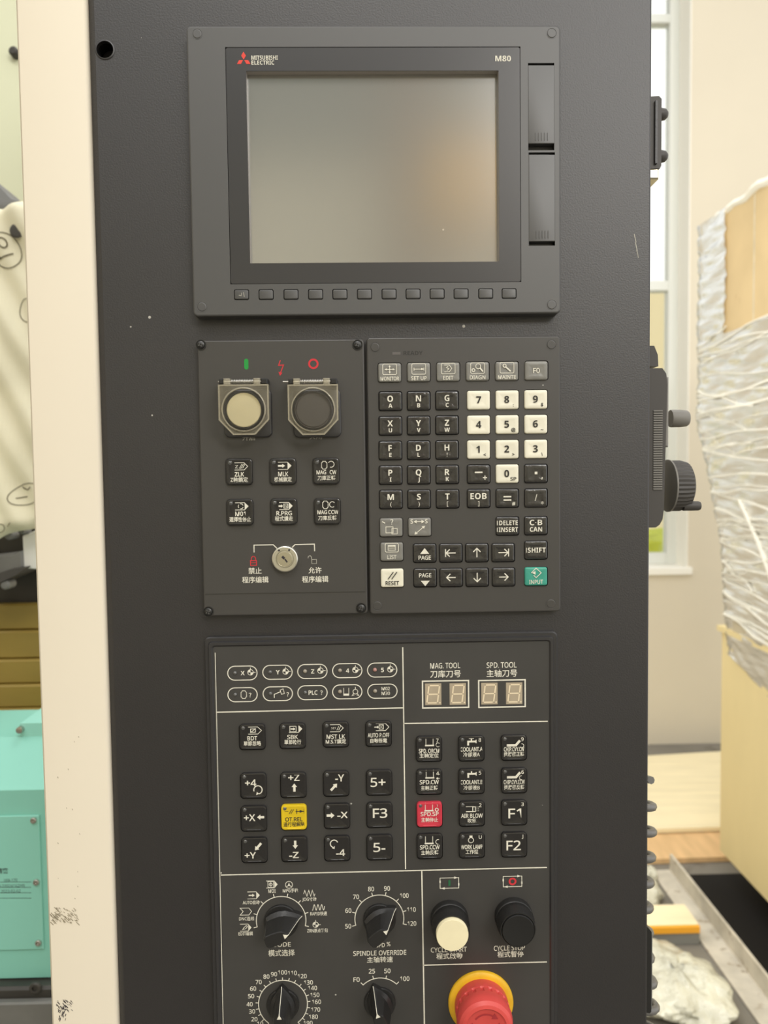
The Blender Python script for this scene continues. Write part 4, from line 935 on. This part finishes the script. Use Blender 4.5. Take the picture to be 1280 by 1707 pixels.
# push buttons
for px, py, white in ((748.8, 1530.5, True), (855.5, 1526, False)):
    q = P(px, py, OFY); k = mpp(px, py, OFY); r = 31.5*k
    bt = obj('push_button', MB().lathe([(r, 0), (r, .0045), (r*.985, .0052), (r*.955, .0056), (r*.955, .0066), (r*.985, .007), (r*.985, .0112), (r*.95, .0122), (r*.92, .0168), (r*.90, .0176), (r*.86, .0176), (r*.84, .0170)], 64,
             mod=lambda i, r_, h: 1 if not (.0068 < h < .0115) else (1.0 if i % 2 else .97)).mesh('push_button', 30), M['rubber'], opp, q)
    prof = [(r*.825, .013), (r*.825, .0200), (r*.80, .0206), (r*.4, .0208), (.0001, .0208)] if white else [(r*.825, .013), (r*.825, .0182), (r*.80, .0187), (r*.5, .0182), (.0001, .0180)]
    cpo = obj('button_cap', MB().lathe(prof, 48).mesh('button_cap', 40), M['btn_white'] if white else M['btn_black'], bt, q)
    bt['label'] = 'round push button with ivory cap' if white else 'round black push button'
# emergency stop
q = P(801, 1670, OFY); k = mpp(801, 1670, OFY)
es = obj('emergency_stop', MB().lathe([(44*k, .003), (44.3*k, .0042), (44.3*k, .0105), (43.6*k, .0112), (43.2*k, .0112), (43.2*k, .0150), (44.3*k, .0154), (45*k, .0185), (44.6*k, .0215), (42.5*k, .0245), (38*k, .0264), (33*k, .0270), (31*k, .0262), (29*k, .0258), (.5*k, .0258)], 180,
         mod=lambda i, r_, h: .955 if (.0108 < h < .0152 and i % 9 in (0, 1, 2)) else 1).mesh('emergency_stop', 28), M['estop'], opp, q)
es['label'] = 'red mushroom emergency stop button'
obj('collar', MB().lathe([(54*k, 0), (54*k, .0016), (52.5*k, .0024), (47*k, .0030), (40*k, .0032)], 64, caps=False).mesh('collar', 40), M['yellow'], es, q)
mb = MB(); rA = 22*k
def turn_arrow(a0, a1):
    n = 14
    for i in range(n):
        t0, t1 = math.radians(a0+(a1-a0)*i/n), math.radians(a0+(a1-a0)*(i+1)/n)
        mb.add([(rad*math.cos(t), -.0260, rad*math.sin(t)) for t, rad in ((t0, rA-.0005), (t0, rA+.0005), (t1, rA+.0005), (t1, rA-.0005))], [(0, 1, 2, 3)])
    t = math.radians(a1); c_ = Vector((rA*math.cos(t), 0, rA*math.sin(t))); tg = Vector((math.sin(t), 0, -math.cos(t))); nr = Vector((math.cos(t), 0, math.sin(t)))
    mb.add([tuple(v+Vector((0, -.02605, 0))) for v in (c_+nr*.0022, c_+tg*.004, c_-nr*.0022)], [(0, 1, 2)])
turn_arrow(140, 60); turn_arrow(20, -60); turn_arrow(260, 180)
obj('turn_arrow', mb.mesh('turn_arrow', recalc=False), M['estop_mark'], es, q)
#__PART4__

# ------------------------------------------------------------------ things on the cabinet's right side
RX = cx1                                             # side face of the cabinet
def xat(px, Y): return P(px, 850, Y).x
def zat(py, Y, px=1100): return P(px, py, Y).z
# hook plate near the top
y0_, y1_ = .052, .085
lt = thing('hanger_plate', 'small dark hanger plate with two round-headed bolts on the cabinet side near the top', 'bracket', (RX, .06, zat(290, .06)))
zt, zb = zat(160, y0_), zat(283, y0_); xr = xat(1099, y0_)
mb = MB().loft([[(x, y, z) for x, z in ((RX-.0004, zb), (xr-.001, zb+.001), (xr, zb+.003), (xr, zt-.002), (xr-.002, zt), (RX+.002, zt-.001), (RX-.0004, zt-.004))] for y in (y1_, y0_)])
obj('plate', mb.mesh('plate'), M['rubber_matte'], lt)
obj('edge_strip', MB().box(xat(1087.5, y0_), xat(1091, y0_), y0_-.002, y0_, zb+.004, zt-.004).mesh('edge_strip'), M['rubber'], lt)
for py in (191, 261):
    obj('bolt_head', MB().lathe([(.0046, 0), (.0046, .0016), (.0040, .0045), (.0024, .0062), (.0002, .0066)], 18, 'x', (xr, .057, zat(py, .057))).mesh('bolt_head', 50), M['rubber_matte'], lt)
obj('catch', MB().box(RX, xat(1096, y0_), y0_+.001, y1_-.01, zat(297, y0_), zb+.006, .001).mesh('catch'), M['brass'], lt)
# handheld pulse generator
py0, py1 = .030, .100
pe = thing('handwheel_pendant', 'dark handheld pendant with ribbed grip, selector knob and crank wheel on the cabinet side', 'pendant', (RX, .065, zat(880, py0)))
zt, zb = zat(613, py0), zat(880, py0); xf = xat(1114, py0)
prof = [(RX+.0005, zb), (xf-.0085, zb), (xf-.0055, zb+.002), (xf-.0032, zb+.006), (xf-.0022, zb+.014), (xf-.001, zt-.05), (xf, zt-.012), (xf-.001, zt-.004), (xf-.004, zt), (RX+.0005, zt)]
ring = lambda y, i: [(RX+.0005+(x-RX-.0005)*(1-i), y, (z-(zt+zb)/2)*(1-i*.12)+(zt+zb)/2) for x, z in prof]
obj('case', MB().loft([ring(py1, .1), ring(py1-.004, 0), ring(py0+.004, 0), ring(py0, .05)]).mesh('case', 35), M['rubber_matte'], pe)
fz0 = zat(745, py0)
obj('face_trim', MB().box(xf-.0015, xf+.0022, py0+.006, py1-.006, fz0, zt-.006, .001).mesh('face_trim'), M['pend_face'], pe)
nr = 34
for i in range(nr):
    z = zat(685, py0)+(zat(815, py0)-zat(685, py0))*i/(nr-1)
    rm = obj('grip_rib', MB().box(xat(1088, py0), xat(1103, py0), py0-.0008, py0+.006, z-.0005, z+.0005).mesh('grip_rib') if i == 0 else rm.data, M['pend_face'], pe, (0, 0, 0) if i == 0 else (0, 0, z-zrib0))
    if i == 0: zrib0 = z
def knob_x(name, px0, px1, pyc, rpx, yc, m, flute=0, parent=pe, taper=.92):
    x0k, x1k = xat(px0, yc), xat(px1, yc); zc = zat(pyc, yc); r = rpx*mpp(1100, pyc, yc)
    return obj(name, MB().lathe([(r*.97, 0), (r, .0006), (r, (x1k-x0k)*.55), (r*taper, (x1k-x0k)*.9), (r*taper*.85, x1k-x0k), (r*.02, x1k-x0k)], 72 if flute else 24, 'x', (x0k, yc, zc),
        mod=(lambda i, r_, h: 1 if (i % 2 or r_ < r*.9) else .965) if flute else None).mesh(name, 30), m, parent)
knob_x('selector_knob', 1116, 1145.5, 698, 14.5, .062, M['pend_face'])
cw_ = knob_x('crank_wheel', 1112, 1146, 810, 42, .066, M['rubber_matte'], 1)
obj('wheel_flange', MB().lathe([(.018, 0), (.0205, .0008), (.0205, .002), (.018, .0026)], 48, 'x', (xat(1110, .066), .066, zat(810, .066))).mesh('wheel_flange', 40), M['pend_face'], cw_)
knob_x('crank_handle', 1138, 1166.5, 844, 8, .058, M['rubber_matte'], parent=cw_, taper=.97)
obj('belt_clip', MB().loft([[(x, y, z) for x, z in ((RX, zat(612, .05)), (xat(1096, .045), zat(612, .05)), (xat(1095, .045), zat(593, .05)), (xat(1089, .045), zat(578, .05)), (RX, zat(578, .05)))] for y in (.08, .045)]).mesh('belt_clip'), M['rubber_matte'], pe)
# spiral cable
pts = []; hz0, hz1 = zat(1302, .06), zat(1790, .06); pit = .0205; nt = (hz0-hz1)/pit; st = 22
for i in range(int(nt*st)):
    t = i/st; an = 2*math.pi*t; sw = .0012*math.sin(t*.9); lo_ = max(0, min(1, (t-7)/2))
    pts.append((RX+.0115+sw+.003*lo_+.0135*math.cos(an), .062+.0135*math.sin(an), hz0-pit*t))
cable = tag(obj('coil_cable', MB().tube(pts, .0031, 8).mesh('coil_cable', 60), M['coil']), 'grey spiral cable hanging down behind the cabinet right edge', 'cable')
# flat bracket low on the side
z0b, z1b = zat(1692, .02), zat(1530, .02); xb = xat(1091.5, .02)
br_ = thing('side_bracket', 'flat black bracket standing off the cabinet side in front of the spiral cable', 'bracket', (RX, .03, z0b))
obj('plate', MB().loft([[(x, y, z) for x, z in ((RX, z0b+.002), (xb-.0012, z0b), (xb, z0b+.001), (xb, z1b-.012), (RX+.0015, z1b), (RX, z1b))] for y in (.05, .022)]).mesh('plate'), M['rubber'], br_)
obj('edge', MB().box(xb, xb+.0006, .022, .05, z0b+.003, z1b-.014).mesh('edge'), M['midgrey'], br_)

# ------------------------------------------------------------------ behind the post on the left
def lx(px, Y, py=850): return P(px, py, Y).x
def prism(pts, Y0, Y1, b=0.0):
    """solid from photo outline at depth Y0 going back to Y1, true size"""
    q = [P(x, y, Y0) for x, y in pts]
    if b:
        cxx = sum(p.x for p in q)/len(q); czz = sum(p.z for p in q)/len(q); s_ = [(p.x+(cxx-p.x)*b, Y0, p.z+(czz-p.z)*b) for p in q]
        return MB().loft([[(p.x, Y1, p.z) for p in q], [(p.x, Y0+.004, p.z) for p in q], s_])
    return MB().loft([[(p.x, Y1, p.z) for p in q], [(p.x, Y0, p.z) for p in q]])
# pale enclosure panel
mp_ = thing('enclosure_panel', 'pale green machine enclosure panel in the top left corner behind the post', 'machine panel', (lx(0, .75), .75, 0))
q0, q1 = P(-160, -200, .75), P(60, 340, .75)
obj('sheet', MB().box(q0.x, q1.x, .75, .78, 0, q0.z, .002).mesh('sheet'), M['mint'], mp_)
qq = P(23, 86, .74)
obj('bolt', MB().lathe([(.0075, -.01), (.0075, .002), (.005, .005), (.0004, .0052)], 18, 'y', tuple(qq)).mesh('bolt', 40), M['dark'], mp_)
# wrapped bundle with hand-written numbers
BY = .55
def bsurf(x, z): return BY+.003*math.sin(x*60+z*22)+.003*math.sin(z*41-x*17)+.004*math.sin(x*130+z*70)
bxl, bxr = P(-170, 600, BY).x, P(60, 600, BY).x
def btop(x): return P(30, 333, BY).z+.004*math.sin(x*90)
def bbot(x): return P(30, 905, BY).z-.012*math.sin((x-bxl)*40)+(P(0, 880, BY).z-P(0, 940, BY).z)*((x-P(0, 900, BY).x)/.05)*.6
mb = MB(); nx, nz = 36, 80; vs_, fs_ = [], []
for j in range(nz+1):
    for i in range(nx+1):
        x = bxl+(bxr-bxl)*i/nx; t = j/nz; z = bbot(x)+(btop(x)-bbot(x))*t
        e = max(0, abs(t-.5)*2-.93)/.07
        vs_.append((x, bsurf(x, z)+.02*e*e, z))
fs_ = [(j*(nx+1)+i, j*(nx+1)+i+1, (j+1)*(nx+1)+i+1, (j+1)*(nx+1)+i) for j in range(nz) for i in range(nx)]
o_ = len(vs_)
edge = [i for i in range(nx+1)]+[j*(nx+1)+nx for j in range(1, nz+1)]+[nz*(nx+1)+i for i in range(nx-1, -1, -1)]+[j*(nx+1) for j in range(nz-1, 0, -1)]
vs_ += [(vs_[e][0], BY+.028, vs_[e][2]) for e in edge]
ne = len(edge)
fs_ += [(edge[i], o_+i, o_+(i+1) % ne, edge[(i+1) % ne]) for i in range(ne)]+[tuple(o_+i for i in range(ne))]
mb.add(vs_, fs_)
bun = thing('wrapped_bundle', 'pale paper-wrapped bundle with circled handwritten numbers behind the post', 'bundle', (bxl, BY, P(0, 930, BY).z))
obj('wrapping', mb.mesh('wrapping', 60), M['paper'], bun)
def ink(name, polys, wd):
    mb = MB()
    for pts in polys:
        q = [P(x, y, BY) for x, y in pts]; q = [Vector((p.x, 0, p.z)) for p in q]
        fine = []
        for i in range(len(q)-1):
            for k_ in range(4): fine.append(q[i].lerp(q[i+1], k_/4))
        fine.append(q[-1]); k_ = mpp(20, 500, BY)*wd/2; L_, R_ = [], []
        for i, p in enumerate(fine):
            t = (fine[min(i+1, len(fine)-1)]-fine[max(i-1, 0)]).normalized(); nn = Vector((-t.z, 0, t.x))*k_
            for lst, v in ((L_, p+nn), (R_, p-nn)): lst.append((v.x, bsurf(v.x, v.z)-.0012, v.z))
        n = len(fine); mb.add(L_+R_, [(i, n+i, n+i+1, i+1) for i in range(n-1)])
    return obj(name, mb.mesh(name, recalc=False), M['ink'], bun)
def ell(cx, cy, rx, ry, rot, n=28): return [(cx+rx*math.cos(t)*math.cos(rot)-ry*math.sin(t)*math.sin(rot), cy+rx*math.cos(t)*math.sin(rot)+ry*math.sin(t)*math.cos(rot)) for t in [2*math.pi*i/n for i in range(n+1)]]
ink('handwriting', [ell(8, 417, 24, 31, -.45)], 1.5)
ink('handwriting', [ell(5, 405, 6, 9, -.5), [(-8, 434), (21, 422)], [(-4, 425), (2, 432)]], 2)
ink('handwriting', [ell(44, 517, 13, 19, 0)], 1.2)
ink('handwriting', [ell(42, 824, 30, 17, -.3)], 1.2)
ink('handwriting', [[(24, 831), (42, 828)], [(34, 812), (44, 817), (50, 812)], [(34, 812), (40, 816)]], 1.5)
ink('handwriting', [ell(0, 881, 7, 7, 0), [(12, 878), (18, 871)]], 1.3)
obj('torn_opening', MB().lathe([(.010, 0), (.007, .001), (.0003, .0012)], 14, 'y', (P(30, 386, BY).x, bsurf(P(30, 386, BY).x, P(30, 386, BY).z)-.0008, P(30, 386, BY).z)).mesh('torn_opening'), M['dark'], bun)
# grey rag on top of the bundle
mb = MB(); q = [P(x, y, .60) for x, y in ((-60, 335), (-40, 300), (-5, 303), (10, 318), (20, 330), (32, 334), (30, 345), (-60, 345))]
tag(obj('grey_cloth', MB().loft([[(p.x, .66, p.z) for p in q], [(p.x, .60, p.z) for p in q], [(p.x*.999, .595, p.z-.004) for p in q]]).mesh('grey_cloth', 60), M['midgrey']), 'crumpled grey cloth lying on top of the wrapped bundle', 'cloth')
# spindle parts under the bundle
sp_ = thing('spindle_carrier', 'dark grey spindle carrier with clamp blocks below the wrapped bundle', 'machine unit', (lx(20, .62), .62, zat(1005, .62, 20)))
obj('casting', prism([(-160, 880), (70, 860), (70, 1008), (-160, 1012)], .675, .745).mesh('casting'), M['dark'], sp_)
obj('clamp_block', prism([(-60, 935), (20, 925), (36, 918), (38, 945), (0, 962), (-60, 975)], .585, .676, .06).mesh('clamp_block'), M['midgrey'], sp_)
obj('white_block', prism([(37, 893), (70, 880), (70, 950), (40, 948)], .59, .676, .05).mesh('white_block'), M['foot'], sp_)
obj('lever', prism([(-40, 968), (20, 948), (44, 945), (30, 957), (-40, 990)], .575, .66).mesh('lever'), M['rubber_matte'], sp_)
for x, y, r in ((15, 893, .006), (9, 975, .007), (38, 886, .004)):
    qq = P(x, y, .58); obj('bolt', MB().lathe([(r, -.02), (r, .001), (r*.7, .003), (r*.05, .0032)], 16, 'y', tuple(qq)).mesh('bolt', 40), M['midgrey'], sp_)
# ochre telescopic way cover
wc = thing('way_cover', 'ochre telescopic way cover of stepped horizontal slats behind the teal gearbox', 'way cover', (lx(20, .62), .66, 0))
edges = [1006, 1051, 1099, 1141, 1181, 1212, 1245, 1290]
for i in range(len(edges)-1):
    ys = .640-.008*i; za, zb_ = P(20, edges[i]+1.5, ys).z, P(20, edges[i+1]-1, ys).z
    box_obj('slat', M['ochre'], wc, lx(-200, ys), lx(75, ys), ys, ys+.02, zb_, za, .0025)
    box_obj('slat_lip', M['ochre_dark'], wc, lx(-200, ys), lx(75, ys), ys+.004, ys+.03, zb_-.004, zb_)
# teal gearbox
GY = .36
gb = thing('gearbox', 'teal painted gearbox with bolted cover plate and rating text at the left edge', 'gearbox', (lx(20, GY), GY, P(20, 1632, GY).z))
gx0, gx1 = lx(-190, GY, 1400), lx(92, GY, 1400)
zs = lambda py, Y=GY: P(40, py, Y).z
mb = MB().loft([[(x, y, z) for y, z in ((GY+.002, zs(1632)), (GY, zs(1630)), (GY, zs(1317)), (GY+.004, zs(1312)), (GY+.05, zs(1228, GY+.05)), (GY+.16, zs(1228, GY+.05)), (GY+.16, zs(1632)))] for x in (gx0, gx1)])
obj('body', mb.mesh('body'), M['teal'], gb)
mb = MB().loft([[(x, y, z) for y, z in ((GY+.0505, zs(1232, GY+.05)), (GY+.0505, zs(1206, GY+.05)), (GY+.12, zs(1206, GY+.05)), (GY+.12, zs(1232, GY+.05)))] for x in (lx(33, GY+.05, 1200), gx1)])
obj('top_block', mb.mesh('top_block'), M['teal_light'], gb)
qq = P(34, 1216, GY+.048); obj('bolt', MB().lathe([(.004, -.01), (.004, .004), (.0022, .0045), (.0002, .0045)], 16, 'y', tuple(qq)).mesh('bolt', 40), M['steel'], gb)
cxr = lx(70, GY, 1460)
cpz0, cpz1 = zs(1581), zs(1358)
cp = obj('cover_plate', MB().box(gx0+.02, cxr, GY-.003, GY, cpz0, cpz1, .0008).mesh('cover_plate'), M['teal_plate'], gb)
for x, y in ((56.5, 1367), (61, 1470), (64.5, 1571), (-60, 1367), (-60, 1571)):
    qq = P(x, y, GY-.003); sc1 = obj('cover_screw', MB().lathe([(.0036, 0), (.0036, .0022), (.003, .003), (.0018, .003), (.0017, .0012), (.0001, .0012)], 16, 'y').mesh('cover_screw', 35), M['steel'], gb, qq)
ax = Art(GY-.0031)
ax.text('精密', 4, 1452, 9, 19, .2); ax.build('rating_text', M['print_dark'], gb)
for t, x, y, w_ in (('HW-170', 18, 1467.3, 22), ('W-22024162H9', 18, 1476.7, 46), ('2023-02-02', 18, 1485.5, 33)): Art(GY-.0031).text(t, x, y, 5, w_).build('rating_text', M['print_dark'], gb)
for y in (1470.5, 1479.5, 1488.5, 1497.5): Art(GY-.0031).line([(-40, y), (52, y-.3)], .8).build('rating_rule', M['print_dark'], gb)
ba = thing('bed_casting', 'black bed casting with a socket bolt under the teal gearbox', 'casting', (lx(40, .34), .36, 0))
obj('casting', MB().box(gx0, gx1+.005, .345, .56, 0, zs(1632)-.0006, .003).mesh('casting'), M['dark'], ba)
obj('step', MB().box(gx0, gx1+.005, .335, .345, 0, zs(1672, .335), .002).mesh('step'), M['midgrey'], ba)
qq = P(60, 1645, .345); obj('socket_bolt', MB().lathe([(.0068, 0), (.0068, .003), (.0055, .004), (.0034, .004), (.0033, .0015), (.0002, .0015)], 18, 'y').mesh('socket_bolt', 35), M['dark'], ba, qq)

# ------------------------------------------------------------------ right background
M['mat_black'] = mat('black_mat', (.012, .011, .010, 1), .8, .2)  # colour of the shade painted under the crate
# crate: its left side lies in the plane X = CX and runs away from the viewer
CX, CY0, CY1 = 1.172, .95, 1.99
ctop = .86; cz_ = .13
cr = thing('plywood_crate', 'yellow plywood crate on short feet carrying the film-wrapped cartons', 'crate', (CX, (CY0+CY1)/2, 0))
box_obj('side_panel', M['ply'], cr, CX, CX+.016, CY0, CY1, cz_, ctop)
box_obj('end_panel', M['ply'], cr, CX+.016, CX+.9, CY0, CY0+.016, cz_, ctop)
box_obj('end_panel', M['ply'], cr, CX+.016, CX+.9, CY1-.016, CY1, cz_, ctop)
box_obj('side_panel', M['ply'], cr, CX+.884, CX+.9, CY0+.016, CY1-.016, cz_, ctop)
box_obj('lid', M['ply'], cr, CX-.012, CX+.912, CY0-.012, CY1+.012, ctop, ctop+.018)
box_obj('bottom_panel', M['ply'], cr, CX, CX+.9, CY0, CY1, cz_-.02, cz_)
box_obj('batten', M['ply'], cr, CX-.006, CX, CY0, CY0+.55, .60, ctop)
for x in (CX+.08, CX+.75):
    for y in (CY0+.1, CY1-.34):
        lg_ = obj('foot', MB().lathe([(.028, 0), (.028, .03), (.012, .036), (.012, .104)], 16, 'z').mesh('foot', 40), M['foot'], cr, (x, y, .006))
UX = 1.072
def carton(name, label, x0, x1, y0, y1, z0, z1, m, grp='cartons wrapped on the crate'):
    t = thing(name, label, 'carton', ((x0+x1)/2, (y0+y1)/2, z0), grp)
    bo = box_obj('body', m, t, x0, x1, y0, y1, z0, z1, .006)
    box_obj('tape', M['tape'], t, x0-.0008, x0, (y0+y1)/2-.03, (y0+y1)/2+.03, z0+.005, z1-.005)
    return t
zc1 = 1.62; zc2 = 1.80; zc3 = 2.17
CYF = 1.90
ca_ = carton('carton', 'grey wrapped carton, lowest of the stack on the crate', CX-.01, CX+.86, 1.0, CYF, ctop+.019, zc1, M['card_grey'])
cb_ = carton('carton', 'grey wrapped carton in the middle of the stack on the crate', UX+.01, CX+.86, 1.0, CYF, zc1, zc2, M['card_grey'])
cc_ = carton('carton', 'brown cardboard carton on top of the film-wrapped stack', UX, CX+.80, 1.0, CYF+.01, zc2, zc3, M['card'])
q = MB()
for (ya, yb_, za, zb_) in ((1.30, 1.305, zc2+.01, zc3-.01), (1.60, 1.606, zc2+.01, zc3-.01)): q.box(UX-.0012, UX, ya, yb_, za, zb_)
obj('fold_line', q.mesh('fold_line'), M['card_grey'], cc_)
# stretch film around the stack
frng = random.Random(5)
nY, nZ = 70, 200
def fx(z, y):
    if z > 1.55: b_ = UX-.010
    elif z > 1.20: b_ = UX-.010+(1.55-z)/.35*.075
    else: b_ = UX+.065+(1.20-z)/.37*.03
    return b_+.0022*math.sin(z*95+y*19)+.0016*math.sin(z*190-y*34)+.0018*math.sin(y*31+z*21)+.001*math.sin(z*320+y*60)
vs_, fs_ = [], []
zf0, zf1 = .80, 2.172; yf0, yf1 = .98, CYF+.035
for j in range(nZ+1):
    for i in range(nY+1):
        z = zf0+(zf1-zf0)*j/nZ; y = yf0+(yf1-yf0)*i/nY
        zz = z-.10*max(0, (.92-z)/.12)*math.sin(y*3.1)**2
        vs_.append((fx(z, y)-.004*(i == nY), y, zz))
for j in range(nZ):
    for i in range(nY):
        z = zf0+(zf1-zf0)*(j+.5)/nZ; y = yf0+(yf1-yf0)*(i+.5)/nY
        if z > 1.80 and y < 1.755: continue
        fs_.append((j*(nY+1)+i, j*(nY+1)+i+1, (j+1)*(nY+1)+i+1, (j+1)*(nY+1)+i))
# turn the far corner
o_ = len(vs_)
for j in range(nZ+1):
    z = zf0+(zf1-zf0)*j/nZ
    for k_ in (0, 1): vs_.append((fx(z, yf1)-.004+(.012 if k_ == 0 else .5), yf1+.014, vs_[j*(nY+1)+nY][2]))
for j in range(nZ):
    a0, b0 = j*(nY+1)+nY, (j+1)*(nY+1)+nY
    fs_ += [(a0, o_+2*j, o_+2*j+2, b0), (o_+2*j, o_+2*j+1, o_+2*j+3, o_+2*j+2)]
film = thing('stretch_film', 'cloudy clear stretch film wound around the cartons on the crate', 'stretch film', (UX, 1.5, zf0))
obj('sheet', MB().add(vs_, fs_).mesh('sheet', 60, recalc=False), M['film'], film)
def strand(pts, r):
    return obj('rope_fold', MB().tube(pts, r, 6).mesh('rope_fold', 60), M['film_fold'], film)
M['film_fold'] = mat('film_fold', (.88, .86, .76, 1), .35, .5)
folds = [(1.30, .86, 1.75, 1.50, .007), (1.22, .95, 1.60, 1.36, .006), (.98, .72, 1.45, 1.30, .007), (.93, .86, 1.93, 1.55, .005)]
for _ in range(46):
    za = frng.uniform(.92, 1.79); folds.append((za, za+frng.uniform(-.10, .05), CYF+.03, frng.uniform(1.1, 1.75), frng.uniform(.0012, .0032)))
for za, zb_, ya, yb_, r in folds:
    strand([(fx(za+(zb_-za)*i/8, ya+(yb_-ya)*i/8)-.003, ya+(yb_-ya)*i/8, za+(zb_-za)*i/8+.004*math.sin(i*1.3+za*40)) for i in range(9)], r)
# rolled film along the top edge of the carton
for (ya, yb_, r) in ((1.925, 1.775, .010), (1.765, 1.50, .013), (1.49, 1.1, .012)):
    strand([(UX+.004+.004*math.sin(i), ya+(yb_-ya)*i/7, zc3-.004+.005*math.sin(i*1.7)) for i in range(8)], r)
# sheets of board on the floor against the wall
def board(name, label, pts, z0, th, m, grp=None, warp=0.0):
    n = 10; a0, a1, a2, a3 = [Vector((x, y, 0)) for x, y in pts]; vs_, fs_ = [], []
    for j in range(n+1):
        for i in range(n+1):
            p = a0.lerp(a1, i/n).lerp(a3.lerp(a2, i/n), j/n); zz = z0+warp*(math.sin(i/n*3.1)*math.sin(j/n*2.6))
            vs_.append((p.x, p.y, zz)); vs_.append((p.x, p.y, zz+th))
    ix = lambda i, j, t: 2*(j*(n+1)+i)+t
    for j in range(n):
        for i in range(n):
            fs_ += [(ix(i, j, 1), ix(i+1, j, 1), ix(i+1, j+1, 1), ix(i, j+1, 1)), (ix(i, j, 0), ix(i, j+1, 0), ix(i+1, j+1, 0), ix(i+1, j, 0))]
    for i in range(n): fs_ += [(ix(i, 0, 0), ix(i+1, 0, 0), ix(i+1, 0, 1), ix(i, 0, 1)), (ix(i, n, 0), ix(i, n, 1), ix(i+1, n, 1), ix(i+1, n, 0)), (ix(0, i, 0), ix(0, i, 1), ix(0, i+1, 1), ix(0, i+1, 0)), (ix(n, i, 0), ix(n, i+1, 0), ix(n, i+1, 1), ix(n, i, 1))]
    return tag(obj(name, MB().add(vs_, fs_).mesh(name, 30), m), label, 'board', grp)
board('wall_board', 'pale sheet of board lying furthest back on the floor by the wall', [(.5, 2.62), (2.0, 2.62), (2.0, 3.16), (.5, 2.98)], .006, .014, M['wood'], 'boards on the floor', .012)
board('floor_board', 'wide pale board on the floor with a curved front edge line', [(.5, 2.28), (1.9, 2.32), (1.9, 2.75), (.5, 2.62)], .024, .016, M['wood'], 'boards on the floor', .02)
board('brown_board', 'brownish grained board nearest the steel beam on the floor', [(.5, 2.10), (1.35, 2.12), (1.45, 2.45), (.5, 2.36)], .002, .018, M['wood2'], 'boards on the floor', .0)
# steel angle along Y
be = thing('steel_beam', 'long galvanised steel angle bar lying diagonally across the lower right corner', 'steel beam', (1.0, 1.4, 0))
by0, by1 = .8, 2.06
mb = MB().loft([[(.962, y, .001), (.962, y, .008), (1.029, y, .008), (1.029, y, .064), (1.037, y, .064), (1.037, y, .001)] for y in (by0, by1)])
obj('angle', mb.mesh('angle'), M['galv'], be)
tag(obj('rubber_mat', MB().box(1.05, 2.2, .85, 2.03, 0, .006, .001).mesh('rubber_mat'), M['mat_black']), 'black sheet on the floor under the plywood crate', 'floor mat')  # dark sheet in place of the crate's shade on the floor
# timber with an orange edge, running across
ti = thing('orange_edged_bar', 'timber bar with an orange front edge lying across under the steel beam', 'bar', (.75, 1.7, 0))
box_obj('timber', M['wood'], ti, .55, .955, 1.655, 1.76, .040, .060, .002)
box_obj('orange_edge', M['orange'], ti, .55, .955, 1.643, 1.655, .038, .058, .001)
box_obj('steel_bar', M['grey_steel'], ti, .55, .957, 1.648, 1.72, 0, .037, .002)
# plastic bags
def blob(name, label, c, rx, ry, rz, seed, m):
    rg = random.Random(seed); ph = [rg.uniform(0, 6) for _ in range(8)]; n, k_ = 48, 24; rings = []
    for j in range(1, k_):
        t = math.pi*j/k_; ring = []
        for i in range(n):
            a = 2*math.pi*i/n
            d = 1+.10*math.sin(3*a+ph[0]+2*t)+.07*math.sin(5*a-ph[1]+4*t)+.05*math.sin(9*a+ph[2]-6*t)+.045*abs(math.sin(7*a+5*t+ph[3]))+.04*abs(math.sin(11*t+4*a+ph[4]))
            ring.append((rx*d*math.sin(t)*math.cos(a), ry*d*math.sin(t)*math.sin(a), max(-c[2]+.001, rz*d*math.cos(t))))
        rings.append(ring)
    return tag(obj(name, MB().loft(rings).mesh(name, 35), m, None, c), label, 'bag', 'plastic bags on the floor')
blob('plastic_bag', 'large crumpled white plastic bag at the bottom right beside the beam', (.80, 1.43, .03), .125, .15, .05, 1, M['bag'])
blob('plastic_bag', 'greyish plastic bag lying behind the orange-edged bar', (.82, 1.89, .03), .10, .085, .045, 2, M['bag'])
blob('plastic_bag', 'small white plastic bag furthest from the viewer beside the boards', (.93, 2.00, .022), .028, .028, .03, 4, M['bag'])
